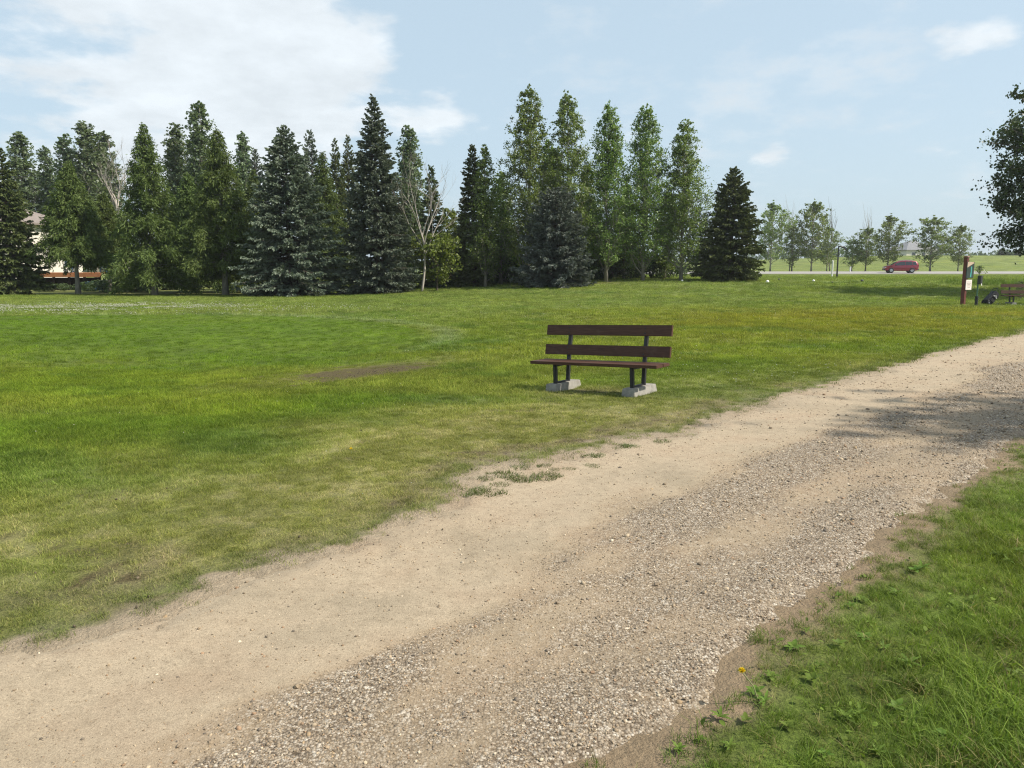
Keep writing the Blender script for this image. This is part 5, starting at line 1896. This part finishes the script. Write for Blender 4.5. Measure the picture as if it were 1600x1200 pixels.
def dandelion(u, v, label, h, tilt, r):
    x, y = ground_at(u, v)
    o = thing("dandelion", label, "flower", (x, y, gz(x, y)))
    top = np.array([tilt, -0.01, h])
    st = MB(); st.tube([(0, 0, -0.01), (tilt * 0.35, 0, h * 0.5), tuple(top)], [0.0028, 0.0024, 0.0022], 6); st.build("stem", M_STEM, o)
    fl = MB()
    rg = np.random.default_rng(8)
    n = 70
    az = rg.uniform(0, 6.28, n); el = rg.uniform(0.1, 1.35, n)
    D = np.stack([np.cos(az) * np.cos(el), np.sin(az) * np.cos(el), np.sin(el)], 1)
    fl.blades(np.tile(top, (n, 1)), D, r, r * 0.36)
    fl.build("flower_head", M_YELLOW, o)


dandelion(1187, 1098, "single yellow dandelion in bloom leaning over the path's grassy edge", 0.13, -0.075, 0.016)
dandelion(549, 709, "small yellow dandelion flower out in the worn lawn", 0.045, 0.0, 0.016)


def verge_leaves():
    """small loose leaves of plantain and clover mixed through the verge grass"""
    rng = np.random.default_rng(33)
    protos = []
    for i, (W, cur) in enumerate(((0.55, 0.2), (0.38, 0.35), (0.8, 0.1), (0.28, 0.45))):
        mb = MB(); leaf_blade(mb, (0, 0, 0), 0.0, 1.0, W, 0.5, cur, 5, 0.3 if i == 3 else 0.0)
        protos.append(proto(f"verge_leaf_{i}", mb.mesh(f"verge_leaf_{i}", M_BLADE, True)))
    n = 5200
    x = rng.uniform(0, 7, n); y = rng.uniform(0.8, 8, n)
    d, sd_, dl, dr = path_dist(x, y)
    keep = (sd_ > 0) & (d < -0.02) & (fbm(x / 0.5, y / 0.5, 66, 3) > 0.47)
    x, y = x[keep], y[keep]
    n = len(x)
    c = sward(x, y)[0] * rng.uniform(0.6, 1.15, (n, 1))
    rot = np.stack([rng.normal(0, 0.35, n), rng.normal(0, 0.35, n), rng.uniform(0, 6.28, n)], 1)
    scatter("verge_leaves", np.stack([x, y, ground_z(x, y) + rng.uniform(0.005, 0.035, n)], 1), rot, rng.uniform(0.012, 0.030, n), rng.integers(0, 4, n), c, protos, "small broad leaves mixed through the uncut verge")


verge_leaves()


def clover():
    rng = np.random.default_rng(23)
    m, nt, out = new_mat("clover_white")
    p = N(nt, "ShaderNodeBsdfPrincipled"); p.inputs["Roughness"].default_value = 0.8
    at = N(nt, "ShaderNodeAttribute", attribute_name="col", attribute_type='INSTANCER')
    nt.links.new(at.outputs["Color"], p.inputs["Base Color"]); nt.links.new(p.outputs[0], out.inputs[0])
    mb = MB()
    d = rng.normal(0, 1, (26, 3)); d[:, 2] = np.abs(d[:, 2])
    mb.blades(np.zeros((26, 3)), d, 0.5, 0.25)
    head = proto("clover_head", mb.mesh("clover_head", m))
    P, S = [], []
    # the flowering patch and strays
    x = rng.normal(-16.5, 4.2, 5200); y = rng.normal(30.3, 1.5, 5200)
    keep = fbm(x / 1.2, y / 0.8, 5, 3) > 0.42
    P.append(np.stack([x, y], 1)[keep]); S.append(rng.uniform(0.03, 0.055, keep.sum()))
    for cx, cy_, sx, sy, n, sz in ((3.6, 11.5, 1.6, 1.5, 170, 0.016), (-1.0, 9.0, 3, 1.5, 35, 0.014), (7, 15, 4, 3, 140, 0.022), (-3, 7, 3, 1.3, 14, 0.013), (22.4, 32.3, 0.9, 0.3, 160, 0.04), (3, 28, 9, 4, 130, 0.03)):
        q = rng.normal(0, 1, (n, 2)) * (sx, sy) + (cx, cy_)
        P.append(q); S.append(np.full(n, sz) * rng.uniform(0.7, 1.3, n))
    P = np.vstack(P); S = np.concatenate(S)
    k = path_dist(P[:, 0], P[:, 1])[0] < -0.1
    P, S = P[k], S[k]
    z = ground_z(P[:, 0], P[:, 1]) + 0.045
    n = len(P)
    col = np.array([0.66, 0.66, 0.55]) * rng.uniform(0.6, 1.1, (n, 1))
    rot = np.stack([rng.normal(0, .2, n), rng.normal(0, .2, n), rng.uniform(0, 6.28, n)], 1)
    scatter("clover_flowers", np.stack([P[:, 0], P[:, 1], z], 1), rot, S, np.zeros(n, int), np.clip(col, 0, 0.75), [head], "scattered white clover blossom in the lawn")


clover()


# dry clods and stalks strewn through the worn turf
def litter():
    rng = np.random.default_rng(29)
    n = 300
    t = rng.uniform(-3, 12, n); off = rng.exponential(0.9, n) + 0.05
    s = left_s(t) - off
    x, y = t * PD.x + s * PN.x, t * PD.y + s * PN.y
    keep = (fbm(x / 0.8, y / 0.8, 31, 4) > 0.5) & (y > 2)
    x, y = x[keep], y[keep]
    rx = RUT[0] + rng.normal(0, 0.55, 320); ry = RUT[1] + rng.normal(0, 0.35, 320) + (rx - RUT[0]) * 1.3
    x = np.concatenate([x, rx]); y = np.concatenate([y, ry])
    n = len(x)
    clods = [proto(f"clod_{i}", pebble_mesh(20 + i)) for i in range(3)]
    col = np.array([0.085, 0.066, 0.042]) * rng.uniform(0.5, 1.7, (n, 1))
    rot = rng.uniform(0, 6.28, (n, 3))
    scatter("soil_crumbs", np.stack([x, y, ground_z(x, y) + 0.006], 1), rot, rng.uniform(0.008, 0.020, n), rng.integers(0, 3, n), col, clods, "dark crumbs of soil strewn over the worn turf")


litter()


# ------------------------------------------------------------------ summer haze: thin even air round everything
def haze():
    m, nt, out = new_mat("summer_haze")
    v = N(nt, "ShaderNodeVolumePrincipled")
    v.inputs["Color"].default_value = (0.90, 0.95, 1.0, 1)
    v.inputs["Density"].default_value = 0.0003
    v.inputs["Anisotropy"].default_value = 0.3
    nt.links.new(v.outputs[0], out.inputs["Volume"])
    mb = MB()
    mb.box((0, 2050, 10.5), (6400, 5100, 26))
    tag(mb.build("haze", m), "thin pale summer haze in the air over the park", None, None, "stuff")


haze()
